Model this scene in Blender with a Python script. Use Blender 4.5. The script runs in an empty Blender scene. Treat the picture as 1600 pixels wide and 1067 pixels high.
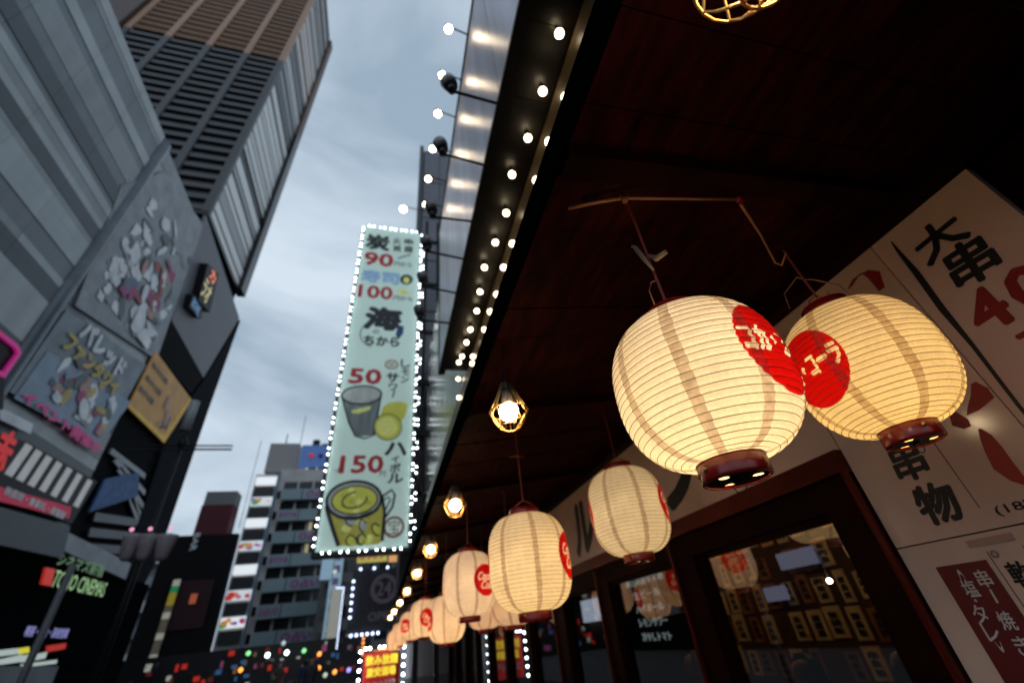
import bpy, bmesh, math, random
import numpy as np
from mathutils import Vector, Matrix
random.seed(7); np.random.seed(7)
S = bpy.context.scene
COL = S.collection

# ------------------------------------------------------------------ camera
R = Matrix(((0.96357061, -0.06649994, -0.25905489),
            (-0.24897705, -0.57679683, -0.77802047),
            (-0.09768372, 0.81417638, -0.57234143)))      # camera -> world
# columns of the camera matrix: right, up, backwards
FPX = 656.2223; EYE = Vector((0, 0, 1.6))
cd = bpy.data.cameras.new('camera'); cam = bpy.data.objects.new('camera', cd); COL.objects.link(cam)
cam.matrix_world = Matrix.Translation(EYE) @ R.to_4x4()
cd.sensor_width = 36; cd.lens = 36 * FPX / 1600; cd.clip_start = .02; cd.clip_end = 3000
cd.dof.use_dof = True; cd.dof.focus_distance = .88; cd.dof.aperture_fstop = 2.0; cd.dof.aperture_blades = 0
S.camera = cam

# ------------------------------------------------------------------ world, sun, exposure
SUN_EL, SUN_ROT = math.radians(8), math.radians(-70)
w = bpy.data.worlds.new("World"); S.world = w; w.use_nodes = True
nt = w.node_tree; nt.nodes.clear(); N = nt.nodes.new; L = nt.links.new
wo = N('ShaderNodeOutputWorld'); bg = N('ShaderNodeBackground'); bg.inputs[1].default_value = .1
sky = N('ShaderNodeTexSky'); sky.sky_type = 'NISHITA'; sky.sun_disc = False
sky.sun_elevation = SUN_EL; sky.sun_rotation = SUN_ROT; sky.air_density = 1; sky.dust_density = 2; sky.ozone_density = 2
tc = N('ShaderNodeTexCoord'); mp = N('ShaderNodeMapping'); mp.inputs['Scale'].default_value = (1.0, .75, 2.6)
mp.inputs['Rotation'].default_value = (.3, .1, .5)
ns = N('ShaderNodeTexNoise'); ns.inputs['Scale'].default_value = 1.9; ns.inputs['Detail'].default_value = 5
ns.inputs['Roughness'].default_value = .5; ns.inputs['Distortion'].default_value = .35
cr = N('ShaderNodeValToRGB'); cr.color_ramp.elements[0].position = .38; cr.color_ramp.elements[1].position = .62
cr.color_ramp.elements[0].color = (3.6, 4.7, 5.9, 1); cr.color_ramp.elements[1].color = (7.4, 8.5, 9.6, 1)
mx = N('ShaderNodeMixRGB'); mx.inputs[0].default_value = .9
L(tc.outputs['Generated'], mp.inputs[0]); L(mp.outputs[0], ns.inputs[0]); L(ns.outputs['Fac'], cr.inputs[0])
L(sky.outputs[0], mx.inputs[1]); L(cr.outputs[0], mx.inputs[2]); L(mx.outputs[0], bg.inputs[0]); L(bg.outputs[0], wo.inputs[0])
sd = bpy.data.lights.new('sun', 'SUN'); sd.energy = .12; sd.angle = math.radians(20); sd.color = (1, .93, .85)
so = bpy.data.objects.new('sun', sd); COL.objects.link(so)
so.rotation_euler = Vector((-math.sin(SUN_ROT) * math.cos(SUN_EL), -math.cos(SUN_ROT) * math.cos(SUN_EL), -math.sin(SUN_EL))).to_track_quat('-Z', 'Y').to_euler()
S.view_settings.view_transform = 'Standard'; S.view_settings.look = 'None'; S.view_settings.exposure = 0; S.view_settings.gamma = 1
S.view_settings.use_curve_mapping = False
S.render.engine = 'CYCLES'; S.cycles.use_denoising = True
S.cycles.max_bounces = 7; S.cycles.diffuse_bounces = 3; S.cycles.transparent_max_bounces = 12
S.cycles.sample_clamp_indirect = 3; S.cycles.caustics_reflective = False; S.cycles.caustics_refractive = False

# ------------------------------------------------------------------ measuring: photograph pixel -> point on a real plane of the place
def ray(px, py): return (R @ Vector((px - 800, 533.5 - py, -FPX))).normalized()
def on_x(px, py, X): d = ray(px, py); return EYE + d * (X / d.x)
def on_y(px, py, Y): d = ray(px, py); return EYE + d * (Y / d.y)
def on_z(px, py, Z): d = ray(px, py); return EYE + d * ((Z - 1.6) / d.z)

# ------------------------------------------------------------------ materials
MATS = {}
def mat(name, col=(.5, .5, .5), rough=.6, metal=0, var=.15, scale=8, emit=None, es=0, spec=.5, bump=0, stretch=(1, 1, 1), sample=True, coord='Object'):
    if name in MATS: return MATS[name]
    m = bpy.data.materials.new(name); m.use_nodes = True; MATS[name] = m
    t = m.node_tree; p = t.nodes['Principled BSDF']
    p.inputs['Roughness'].default_value = rough; p.inputs['Metallic'].default_value = metal
    p.inputs['Specular IOR Level'].default_value = spec
    tc = t.nodes.new('ShaderNodeNewGeometry') if coord == 'Geo' else t.nodes.new('ShaderNodeTexCoord')
    out = tc.outputs['Position'] if coord == 'Geo' else tc.outputs['Object']
    mp = t.nodes.new('ShaderNodeMapping'); mp.inputs['Scale'].default_value = stretch
    n = t.nodes.new('ShaderNodeTexNoise'); n.inputs['Scale'].default_value = scale; n.inputs['Detail'].default_value = 4
    mr = t.nodes.new('ShaderNodeMapRange'); mr.inputs['From Min'].default_value = .3; mr.inputs['From Max'].default_value = .7
    mr.inputs['To Min'].default_value = 1 - var; mr.inputs['To Max'].default_value = 1 + var
    mu = t.nodes.new('ShaderNodeMixRGB'); mu.blend_type = 'MULTIPLY'; mu.inputs[0].default_value = 1; mu.inputs[1].default_value = (*col, 1)
    t.links.new(out, mp.inputs[0]); t.links.new(mp.outputs[0], n.inputs[0]); t.links.new(n.outputs['Fac'], mr.inputs[0])
    t.links.new(mr.outputs[0], mu.inputs[2]); t.links.new(mu.outputs[0], p.inputs['Base Color'])
    if bump:
        b = t.nodes.new('ShaderNodeBump'); b.inputs['Strength'].default_value = bump; b.inputs['Distance'].default_value = .01
        t.links.new(n.outputs['Fac'], b.inputs['Height']); t.links.new(b.outputs[0], p.inputs['Normal'])
    if emit:
        p.inputs['Emission Color'].default_value = (*emit, 1); p.inputs['Emission Strength'].default_value = es
    if emit and not sample: m.cycles.emission_sampling = 'NONE'
    return m

M_black = mat('black_metal', (.008, .008, .010), .5, .2, spec=.3)
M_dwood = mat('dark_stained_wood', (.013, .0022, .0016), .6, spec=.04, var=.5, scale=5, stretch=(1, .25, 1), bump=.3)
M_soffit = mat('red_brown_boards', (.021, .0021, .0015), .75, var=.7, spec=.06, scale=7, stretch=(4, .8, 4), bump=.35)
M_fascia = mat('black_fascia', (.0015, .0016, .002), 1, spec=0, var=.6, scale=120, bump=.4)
M_lacq = mat('red_lacquer', (.22, .008, .006), .25, spec=.6)
M_ink = mat('black_ink', (.008, .008, .012), .5, var=.05)
M_red = mat('red_print', (.3, .015, .015), .45, var=.15, scale=3)
M_sign = mat('white_sign_board', (.86, .62, .50), .14, var=.08, scale=2)
M_wire = mat('lantern_wire', (.10, .045, .02), .6)
M_cord = mat('dark_red_cord', (.16, .02, .012), .6)
M_brass = mat('brass_wire', (.72, .40, .13), .28, metal=1)
M_tan = mat('tan_cable', (.32, .13, .055), .55)
M_concrete = mat('grey_concrete', (.10, .10, .105), .8, var=.2, scale=2)
M_asphalt = mat('asphalt', (.035, .035, .037), .75, var=.25, scale=30, bump=.3)
M_pave = mat('paving', (.035, .034, .033), .8, var=.2, scale=4)

# ------------------------------------------------------------------ objects
WL = {}
def tag(o, label=None, cat=None, group=None, kind=None):
    if label: o['label'] = label
    if cat: o['category'] = cat
    if group: o['group'] = group
    if kind: o['kind'] = kind
    return o
def thing(name, label, cat, loc=(0, 0, 0), group=None):
    o = bpy.data.objects.new(name, None); COL.objects.link(o); o.location = loc; o.empty_display_size = .1
    WL[o.name] = Vector(loc)
    return tag(o, label, cat, group)
def put(name, me, parent, loc):
    o = bpy.data.objects.new(name, me); COL.objects.link(o)
    if parent is not None: o.parent = parent; o.location = Vector(loc) - WL[parent.name]
    else: o.location = loc
    WL[o.name] = Vector(loc)
    return o
class MB:
    def __init__(s): s.v = []; s.f = []; s.sm = []
    def add(s, vs, fs, smooth=False):
        b = len(s.v); s.v += [tuple(v) for v in vs]; s.f += [tuple(i + b for i in f) for f in fs]; s.sm += [smooth] * len(fs); return s
    def box(s, x0, x1, y0, y1, z0, z1):
        return s.add([(x0, y0, z0), (x1, y0, z0), (x1, y1, z0), (x0, y1, z0), (x0, y0, z1), (x1, y0, z1), (x1, y1, z1), (x0, y1, z1)],
                     [(0, 3, 2, 1), (4, 5, 6, 7), (0, 1, 5, 4), (1, 2, 6, 5), (2, 3, 7, 6), (3, 0, 4, 7)])
    def tube(s, pts, r, n=6, caps=True, closed=False):
        pts = [Vector(p) for p in pts]; k = len(pts); rings = []
        for i, p in enumerate(pts):
            if closed: t = (pts[(i + 1) % k] - pts[i - 1])
            else: t = pts[min(i + 1, k - 1)] - pts[max(i - 1, 0)]
            t.normalize(); a = Vector((0, 0, 1)) if abs(t.z) < .9 else Vector((1, 0, 0))
            u = t.cross(a).normalized(); v = t.cross(u)
            rr = r[i] if isinstance(r, (list, tuple)) else r
            rings.append([p + (u * math.cos(2 * math.pi * j / n) + v * math.sin(2 * math.pi * j / n)) * rr for j in range(n)])
        vs = [q for rg in rings for q in rg]; fs = []
        for i in range(k if closed else k - 1):
            for j in range(n): fs.append((i * n + j, i * n + (j + 1) % n, ((i + 1) % k) * n + (j + 1) % n, ((i + 1) % k) * n + j))
        if caps and not closed: fs += [tuple(range(n))[::-1], tuple((k - 1) * n + j for j in range(n))]
        return s.add(vs, fs, True)
    def lathe(s, prof, n=24, c=(0, 0, 0), a0=0, a1=2 * math.pi):
        full = abs(a1 - a0 - 2 * math.pi) < 1e-6; m = n if full else n + 1
        vs = [(c[0] + r * math.cos(a0 + (a1 - a0) * j / n), c[1] + r * math.sin(a0 + (a1 - a0) * j / n), c[2] + z) for r, z in prof for j in range(m)]
        fs = [(i * m + j, i * m + (j + 1) % m, (i + 1) * m + (j + 1) % m, (i + 1) * m + j) for i in range(len(prof) - 1) for j in range(n)]
        return s.add(vs, fs, True)
    def build(s, name, m, parent=None, loc=None, flat=None):
        c = Vector(loc) if loc is not None else (WL[parent.name] if parent is not None else Vector((0, 0, 0)))
        me = bpy.data.meshes.new(name); me.from_pydata([(v[0] - c.x, v[1] - c.y, v[2] - c.z) for v in s.v], [], s.f)
        me.polygons.foreach_set('use_smooth', s.sm); me.materials.append(m); me.update()
        return put(name, me, parent, c)
def box(name, x0, x1, y0, y1, z0, z1, m, parent=None):
    x0, x1 = sorted((x0, x1)); y0, y1 = sorted((y0, y1)); z0, z1 = sorted((z0, z1))
    c = ((x0 + x1) / 2, (y0 + y1) / 2, (z0 + z1) / 2)
    return MB().box(x0, x1, y0, y1, z0, z1).build(name, m, parent, c)
UC = {}
def piece(name, x0, x1, y0, y1, z0, z1, m, parent):
    """one of many alike boxes: shared mesh, scaled"""
    if m.name not in UC:
        me = bpy.data.meshes.new('piece'); b = MB().box(-.5, .5, -.5, .5, -.5, .5); me.from_pydata(b.v, [], b.f); me.materials.append(m); UC[m.name] = me
    o = put(name, UC[m.name], parent, ((x0 + x1) / 2, (y0 + y1) / 2, (z0 + z1) / 2)); o.scale = (abs(x1 - x0), abs(y1 - y0), abs(z1 - z0)); return o
BALL = {}
def ball_mesh(m, r, sub=2):
    k = (m.name, r, sub)
    if k not in BALL:
        bm = bmesh.new(); bmesh.ops.create_icosphere(bm, subdivisions=sub, radius=r); me = bpy.data.meshes.new('bulb'); bm.to_mesh(me); bm.free()
        me.polygons.foreach_set('use_smooth', [True] * len(me.polygons)); me.materials.append(m); BALL[k] = me
    return BALL[k]
def copy_tree(o, parent=None):
    c = o.copy(); COL.objects.link(c)
    if parent is not None: c.parent = parent
    for ch in list(o.children):
        if not ch.name.startswith(('hanging_cord', 'drop_cord')): copy_tree(ch, c)
    return c
def point(name, loc, energy, col, r, parent=None):
    d = bpy.data.lights.new(name, 'POINT'); d.energy = energy; d.color = col; d.shadow_soft_size = r
    o = bpy.data.objects.new(name, d); COL.objects.link(o)
    if parent is not None: o.parent = parent; o.location = Vector(loc) - WL[parent.name]
    else: o.location = loc
    return o
def text_mesh_data(body, bold=0, res=3):
    c = bpy.data.curves.new('lettering', 'FONT'); c.body = body; c.offset = bold; c.resolution_u = res
    o = bpy.data.objects.new('lettering', c); COL.objects.link(o); bpy.context.view_layer.update()
    dg = bpy.context.evaluated_depsgraph_get(); me = bpy.data.meshes.new_from_object(o.evaluated_get(dg))
    v = np.array([tuple(q.co) for q in me.vertices]).reshape(-1, 3); f = [tuple(p.vertices) for p in me.polygons]
    bpy.data.objects.remove(o); bpy.data.curves.remove(c); bpy.data.meshes.remove(me); return v, f
TCACHE = {}
def lettering(name, body, m, parent, origin, ux, uz, w, h, bold=.02, rot=0, shear=0, off=None):
    """flat lettering whose box w x h is centred on origin, in the plane of unit vectors ux, uz"""
    k = body
    if k not in TCACHE: TCACHE[k] = text_mesh_data(body, 0, 2)
    v, f = TCACHE[k]
    lo = v.min(0); hi = v.max(0); c = (lo + hi) / 2; d = np.maximum(hi - lo, 1e-4)
    a = (v[:, 0] - c[0]) / d[0] * w; b = (v[:, 1] - c[1]) / d[1] * h; a = a + shear * b
    ca, sa = math.cos(rot), math.sin(rot); a, b = a * ca - b * sa, a * sa + b * ca
    ux = np.array(ux); uz = np.array(uz); o = np.array(origin); P = WL[parent.name] if parent is not None else Vector((0, 0, 0))
    V = a[:, None] * ux + b[:, None] * uz
    if bold > 0:                    # thicken by laying a few shifted copies over each other, each a hair prouder
        nrm = np.cross(ux, uz); e = bold * min(w / max(len(body), 1), h) * 1.1; n0 = len(V); st = .0001 if h < 1 and abs(o[0]) < 2 and o[1] < 10 else .0012
        V = np.concatenate([V + (math.cos(q * math.pi / 3) * ux + math.sin(q * math.pi / 3) * uz) * (e if q < 6 else 0) + nrm * st * q for q in range(7)])
        f = [tuple(i + n0 * q for i in p_) for q in range(7) for p_ in f]
    me = bpy.data.meshes.new(name); me.from_pydata(V.tolist(), [], f); me.materials.append(m); me.update()
    return put(name, me, parent, Vector(o))
UXW, UXB, UXF = (0, -1, 0), (0, 1, 0), (1, 0, 0)      # reading directions: restaurant wall, block across the street, boards that face us
UZ = (0, 0, 1)
def ordinal(i): return ['first', 'second', 'third', 'fourth', 'fifth', 'sixth', 'seventh', 'eighth', 'ninth', 'tenth', 'eleventh', 'twelfth', 'thirteenth', 'fourteenth', 'fifteenth'][i]

# ================================================================== GROUND
tag(MB().add([(-1500, -1500, 0), (1500, -1500, 0), (1500, 1500, 0), (-1500, 1500, 0)], [(0, 1, 2, 3)]).build('ground', M_pave), kind='structure')
tag(MB().add([(-9, -30, .004), (-3, -30, .004), (-3, 300, .004), (-9, 300, .004)], [(0, 1, 2, 3)]).build('road', M_asphalt), kind='structure')
tag(box('kerb', -3, -2.85, -30, 120, 0, .12, M_concrete), kind='structure')

# ================================================================== RESTAURANT FRONT (right side of the street)
XW = 1.75
rest = thing('restaurant_front', 'dark wooden restaurant front with deep eave, glazed doors and white name band', 'building', (XW, 0, 0))
# eave: fascia, boards, beams
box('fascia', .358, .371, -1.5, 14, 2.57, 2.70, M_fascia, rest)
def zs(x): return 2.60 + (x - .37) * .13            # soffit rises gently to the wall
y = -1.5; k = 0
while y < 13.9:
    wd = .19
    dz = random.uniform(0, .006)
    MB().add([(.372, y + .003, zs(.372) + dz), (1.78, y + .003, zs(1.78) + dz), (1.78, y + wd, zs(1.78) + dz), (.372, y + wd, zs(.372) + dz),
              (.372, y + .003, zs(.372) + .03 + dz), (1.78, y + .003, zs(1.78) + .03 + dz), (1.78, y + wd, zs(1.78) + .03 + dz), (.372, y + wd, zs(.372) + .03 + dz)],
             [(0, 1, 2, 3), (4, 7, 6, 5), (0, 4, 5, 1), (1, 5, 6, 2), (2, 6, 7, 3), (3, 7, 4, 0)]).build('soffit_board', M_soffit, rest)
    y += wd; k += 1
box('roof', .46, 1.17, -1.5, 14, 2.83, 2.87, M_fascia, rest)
for yb in [-.9, .5, 1.95, 3.4, 4.85, 6.3, 7.75, 9.2, 10.65, 12.1, 13.5]:
    x0, x1 = .374, 1.66
    MB().add([(x0, yb, zs(x0) - .05), (x1, yb, zs(x1) - .05), (x1, yb + .07, zs(x1) - .05), (x0, yb + .07, zs(x0) - .05),
              (x0, yb, zs(x0) - .001), (x1, yb, zs(x1) - .001), (x1, yb + .07, zs(x1) - .001), (x0, yb + .07, zs(x0) - .001)],
             [(0, 3, 2, 1), (4, 5, 6, 7), (0, 1, 5, 4), (1, 2, 6, 5), (2, 3, 7, 6), (3, 0, 4, 7)]).build('rafter', M_dwood, rest)
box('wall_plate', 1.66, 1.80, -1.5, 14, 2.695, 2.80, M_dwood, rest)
# boarded wall near the viewer, right of the poster
for i in range(9):
    piece('wall_board', 1.765, 1.80, .355 - .2 * i - .197, .355 - .2 * i, 0, 2.69, M_dwood, rest)
box('base_wall', 1.78, 1.86, -1.5, 1.215, 0, 2.69, M_dwood, rest)
# white name band
band = box('name_band', 1.745, 1.775, 1.245, 13.9, 2.085, 2.69, M_sign, rest)
M_kanji = M_ink
for ch, yy, ww, hh in [('ホ', 4.75, .42, .40), ('ル', 3.83, .40, .40), ('モ', 3.02, .42, .40), ('ン', 2.25, .38, .38), ('焼', 5.7, .4, .4), ('肉', 6.6, .4, .4), ('酒', 7.6, .4, .4)]:
    lettering('lettering', ch, M_kanji, band, (1.7435, yy, 2.36), UXW, UZ, ww, hh, bold=.06, shear=.08)
box('head_beam', 1.70, 1.80, 1.235, 14, 2.0, 2.083, mat('red_brown_beam', (.085, .008, .005), .45, spec=.12, var=.4, scale=6, stretch=(1, .2, 1)), rest)
box('head_board', 1.735, 1.80, 1.24, 14, 1.885, 1.998, M_dwood, rest)
# posts and doors
posts = [(1.235, 1.40), (2.34, 2.55), (3.5, 3.70), (4.56, 4.84), (5.77, 5.95), (6.95, 7.12), (8.1, 8.3), (9.3, 9.5), (10.5, 10.7), (11.7, 11.9), (13, 13.2)]
M_glass = bpy.data.materials.new('door_glass'); M_glass.use_nodes = True
t = M_glass.node_tree; t.nodes.clear()
o_ = t.nodes.new('ShaderNodeOutputMaterial'); mi = t.nodes.new('ShaderNodeMixShader'); tr = t.nodes.new('ShaderNodeBsdfTransparent'); gl = t.nodes.new('ShaderNodeBsdfGlossy')
fr = t.nodes.new('ShaderNodeFresnel'); fr.inputs[0].default_value = 4.6; gl.inputs['Roughness'].default_value = .01; tr.inputs[0].default_value = (.8, .8, .8, 1)
t.links.new(fr.outputs[0], mi.inputs[0]); t.links.new(tr.outputs[0], mi.inputs[1]); t.links.new(gl.outputs[0], mi.inputs[2]); t.links.new(mi.outputs[0], o_.inputs[0])
M_red_frame = MATS['red_brown_beam']
for i, (a, b) in enumerate(posts):
    box('post', 1.715, 1.80, a, b, 0, 1.884, M_dwood, rest)
    if i < 4: piece('post_trim', 1.70, 1.716, b - .022 if i else a, b if i else a + .022, 0, 1.999, M_red_frame, rest)
for i in range(len(posts) - 1):
    a, b = posts[i][1], posts[i + 1][0]
    d = box('door', 1.75, 1.79, a + .001, b - .001, 0, .72, M_dwood, rest)
    for (y0, y1, z0, z1) in [(a + .002, a + .035, .722, 1.882), (b - .035, b - .002, .722, 1.882), (a + .036, b - .036, 1.855, 1.882)]:
        MB().box(1.752, 1.788, y0, y1, z0, z1).build('door_stile', M_dwood, d)
    g = MB().add([(1.77, a + .035, .722), (1.77, b - .035, .722), (1.77, b - .035, 1.855), (1.77, a + .035, 1.855)], [(3, 2, 1, 0)]).build('pane', M_glass, d)
box('sill_beam', 1.72, 1.86, 1.24, 14, 0, .08, M_dwood, rest)
# room behind the glass
room = thing('dining_room', 'dim dining room behind the glass with rows of pale menu slips on its wall', 'room', (4.4, 4, 0))
M_iw = mat('brown_plaster', (.07, .03, .014), .8, var=.3, scale=3)
box('back_wall', 4.4, 4.5, .5, 14, 0, 2.75, M_iw, room)
box('side_wall', 1.87, 4.39, .4, .5, 0, 2.75, M_iw, room)
box('far_wall', 1.87, 4.39, 13.9, 14, 0, 2.75, M_iw, room)
box('ceiling', 1.87, 4.5, .4, 14, 2.76, 2.8, mat('dark_ceiling', (.05, .028, .018), .8), room)
box('room_floor', 1.87, 4.5, .4, 14, .01, .06, mat('floor_boards', (.07, .04, .02), .6), room)
sl = [mat('yellow_menu_slip', (.78, .50, .14), .7, var=.2), mat('cream_menu_slip', (.70, .55, .30), .7, var=.2), mat('brown_menu_slip', (.32, .13, .05), .7, var=.3)]
for r in range(5):
    for c in range(15):
        if random.random() < .12: continue
        y0 = 2.6 + c * .23 + random.uniform(-.02, .02); z0 = .95 + r * .31 + random.uniform(-.02, .02); m = random.choice(sl); wd_ = random.uniform(.12, .21)
        sp_o = box('menu_slip', 4.385, 4.399, y0, y0 + wd_, z0, z0 + random.uniform(.22, .29), m, room)
        if y0 < 7:
            for q in range(3): lettering('lettering', random.choice('串焼酒肉鳥豚鍋魚飯'), M_ink, sp_o, (4.384, y0 + wd_ / 2, z0 + .19 - q * .065), (0, -1, 0), (0, 0, 1), wd_ * .55, .055, .03)
for (px, py, w_, h_, col) in [(1245, 872, .5, .16, (.25, .3, .8)), (1212, 927, .3, .14, (.3, .4, .85))]:
    p = on_x(px, py, 4.3)
    box('wall_screen', 4.28, 4.33, p.y - w_ / 2, p.y + w_ / 2, p.z - h_ / 2, p.z + h_ / 2, mat('screen_blue', (.02, .02, .02), .4, emit=(.33, .34, .5), es=.4), room)
M_bulbw = mat('lit_warm_bulb', (.9, .9, .9), .3, emit=(1, .74, .42), es=44)
M_bulbs = mat('lit_string_bulb', (.9, .9, .9), .3, emit=(1, .80, .5), es=10)
p = on_x(1296, 907, 3.2)
pl = thing('pendant_lamp', 'small bare bulb hanging inside the dining room in front of the menu slips', 'lamp', p)
put('bulb', ball_mesh(M_bulbw, .018), pl, p); MB().tube([p + Vector((0, 0, .03)), (p.x, p.y, 2.76)], .004).build('cord', M_black, pl)
for yy in (3.6, 5.4): point('room_light', (3.3, yy, 2.55), 9, (1, .6, .28), .12, room)
bkb = box('blackboard', 4.36, 4.398, 6.5, 8.6, 1.2, 2.3, mat('blackboard', (.01, .012, .012), .6), room)
M_chalk = mat('glowing_chalk_text', (.6, .65, .65), .6, emit=(.6, .75, .75), es=.3)  # chalk glows by itself in place of room light falling on it
for q, s_ in enumerate(['本日のおすすめ', '生ビール', 'ハイボール', 'レモンサワー', '冷やしトマト']): lettering('lettering', s_, M_chalk, bkb, (4.355, 7.5, 2.18 - q * .2), (0, -1, 0), (0, 0, 1), 1.3 if q == 0 else .9, .12, .02)
box('kitchen_screen', 4.3, 4.39, 9.4, 10.3, 1.7, 2.1, mat('bright_screen', (.1, .1, .1), .4, emit=(.7, .8, 1), es=.6), room)
# tables with diners are added with the people further down

# ------------------------------------------------------------------ poster boards on the wall
pos = thing('menu_board', 'large cream menu board with brushed black and red lettering beside the doors', 'sign', (1.75, .8, 2))
M_board = M_sign
box('upper_left_panel', 1.735, 1.775, .712, 1.232, 1.722, 2.692, M_board, pos)
box('upper_right_panel', 1.735, 1.775, .372, .708, 1.722, 2.692, M_board, pos)
box('lower_panel', 1.735, 1.775, .372, 1.232, .62, 1.718, M_board, pos)
XL = 1.7335
def wl(ch, m, y, z, w_, h_, rot=0, bold=.03, shear=0, x=XL, name='lettering'): return lettering(name, ch, m, pos, (x, y, z), UXW, UZ, w_, h_, bold, rot, shear)
wl('大', M_ink, .545, 2.555, .135, .12, .05, .035, .1); wl('串', M_ink, .53, 2.43, .115, .14, -.05, .04, .1)
wl('4', M_red, .585, 2.275, .085, .125, .1, .06, .1); wl('0', M_red, .475, 2.275, .085, .125, .1, .06, .1); wl('本', M_red, .53, 2.14, .10, .11, 0, .04)
wl('円', M_red, .50, 1.98, .11, .12, 0, .03)

wl('串', M_ink, 1.035, 1.965, .10, .12, 0, .04, .1); wl('物', M_ink, 1.03, 1.822, .115, .115, 0, .04, .1)
wl('(182円)', M_ink, .815, 1.762, .17, .032, 0, .02)
def brush(pts, m, name='brush_stroke'):
    """tapered flat brush stroke on the board: (y, z, half width)"""
    vs = []; n = len(pts)
    for i, (y, z, hw) in enumerate(pts): vs += [(XL, y - hw, z), (XL, y + hw, z)]
    MB().add(vs, [(2 * i, 2 * i + 1, 2 * i + 3, 2 * i + 2) for i in range(n - 1)]).build(name, m, pos)
brush([(.648, 2.655, .002), (.652, 2.60, .006), (.655, 2.50, .010), (.668, 2.35, .010), (.672, 2.2, .006), (.685, 2.0, .005), (.69, 1.80, .003)], M_ink)
brush([(.93, 2.66, .0015), (.925, 2.4, .002), (.93, 2.1, .002), (.93, 1.78, .0015)], mat('thin_grey_rule', (.12, .06, .05), .5))
def pbrush(pts, k=.0017):
    brush([(on_x(x_, y_, XL).y, on_x(x_, y_, XL).z, hw * k) for x_, y_, hw in pts], M_red)
pbrush([(1328, 450, 8), (1338, 432, 11), (1352, 426, 4)]); pbrush([(1352, 425, 7), (1366, 430, 13), (1378, 452, 7)])
pbrush([(1521, 598, 4), (1530, 612, 14), (1532, 630, 22), (1520, 645, 10)]); pbrush([(1488, 645, 6), (1500, 660, 14), (1512, 668, 6)])
pbrush([(1530, 670, 2), (1540, 682, 9), (1552, 702, 13), (1568, 728, 15), (1590, 748, 10), (1608, 758, 3)])
# lower panel: dark red strip, slips
MB().box(1.7322, 1.7345, 1.00, 1.145, .95, 1.65).build('dark_red_strip', mat('dark_red_paper', (.14, .012, .016), .5), pos)
M_wi = mat('white_print', (.7, .68, .66), .5)
for ch, y, z in [('串', 1.035, 1.605), ('焼', 1.045, 1.50), ('き', 1.045, 1.44), ('鳥', 1.045, 1.38), ('塩', 1.085, 1.585), ('タ', 1.10, 1.52), ('レ', 1.10, 1.475)]:
    wl(ch, M_wi, y, z, .036, .045, 0, .015, x=1.7312)
wl('ー', M_wi, 1.037, 1.56, .034, .006, 1.5, .01, x=1.7312); wl('・', M_wi, 1.09, 1.553, .008, .008, 0, .0, x=1.7312)
wl('(', M_wi, 1.087, 1.622, .03, .014, -1.57, .0, x=1.7312); wl(')', M_wi, 1.10, 1.44, .03, .014, -1.57, .0, x=1.7312)
for y, s in [(.94, '軟骨串'), (.845, '豚バラ')]:
    for j, ch in enumerate(s): wl(ch, M_ink, y, 1.605 - j * .072, .055, .06, 0, .03)
    wl('◎', mat('grey_print', (.2, .17, .16), .5), y + .03, 1.66, .02, .02, 0, .01)
for y in (.985, .895, .80): brush([(y, 1.67, .0012), (y, 1.0, .0015)], M_ink)
MB().box(1.732, 1.7345, .90, 1.02, 1.685, 1.705).build('paper_tape', mat('beige_tape', (.45, .30, .25), .5), pos)

# ================================================================== LANTERNS
def raster(v, f, n, lo, hi):
    """fill the faces of a flat lettering mesh into an n x n mask over the box lo..hi"""
    g = np.zeros((n, n), np.float32)
    P = (v[:, :2] - np.array(lo)) / (np.array(hi) - np.array(lo)) * (n - 1)
    for q in f:
        for k in range(1, len(q) - 1):
            a, b, c = P[q[0]], P[q[k]], P[q[k + 1]]
            x0 = max(int(min(a[0], b[0], c[0])), 0); x1 = min(int(max(a[0], b[0], c[0])) + 2, n); y0 = max(int(min(a[1], b[1], c[1])), 0); y1 = min(int(max(a[1], b[1], c[1])) + 2, n)
            if x0 >= x1 or y0 >= y1: continue
            X, Y = np.meshgrid(np.arange(x0, x1), np.arange(y0, y1))
            def e(p, q_): return (q_[0] - p[0]) * (Y - p[1]) - (q_[1] - p[1]) * (X - p[0])
            e1, e2, e3 = e(a, b), e(b, c), e(c, a)
            ins = ((e1 >= -.01) & (e2 >= -.01) & (e3 >= -.01)) | ((e1 <= .01) & (e2 <= .01) & (e3 <= .01))
            g[y0:y1, x0:x1] = np.maximum(g[y0:y1, x0:x1], ins)
    return g
def letters_mask(rows, n=320, shear=0, bold=.02):
    """rows: (text, cx, cy, w, h) in the disc's -1..1 square"""
    g = np.zeros((n, n), np.float32)
    for body, cx, cy, w_, h_ in rows:
        v, f = text_mesh_data(body, 0, 4); lo = v.min(0); hi = v.max(0); q = v.copy()
        q[:, 1] = (v[:, 1] - (lo[1] + hi[1]) / 2) / (hi[1] - lo[1]) * h_; q[:, 0] = (v[:, 0] - (lo[0] + hi[0]) / 2) / (hi[0] - lo[0]) * w_ + q[:, 1] * shear + cx; q[:, 1] += cy
        g = np.maximum(g, raster(q, f, n, (-1, -1), (1, 1)))
    for q in range(int(bold * 100)):
        g = np.maximum.reduce([g, np.roll(g, 1, 0), np.roll(g, -1, 0), np.roll(g, 1, 1), np.roll(g, -1, 1)])
    return g
MASK_KANA = letters_mask([('コカ・コーラ', 0, .03, 1.82, .54)], bold=.04)
MASK_SCRIPT = letters_mask([('Coca-', -.05, .22, 1.2, .5), ('Cola', .1, -.32, 1.05, .5)], shear=.35, bold=.02)

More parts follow.
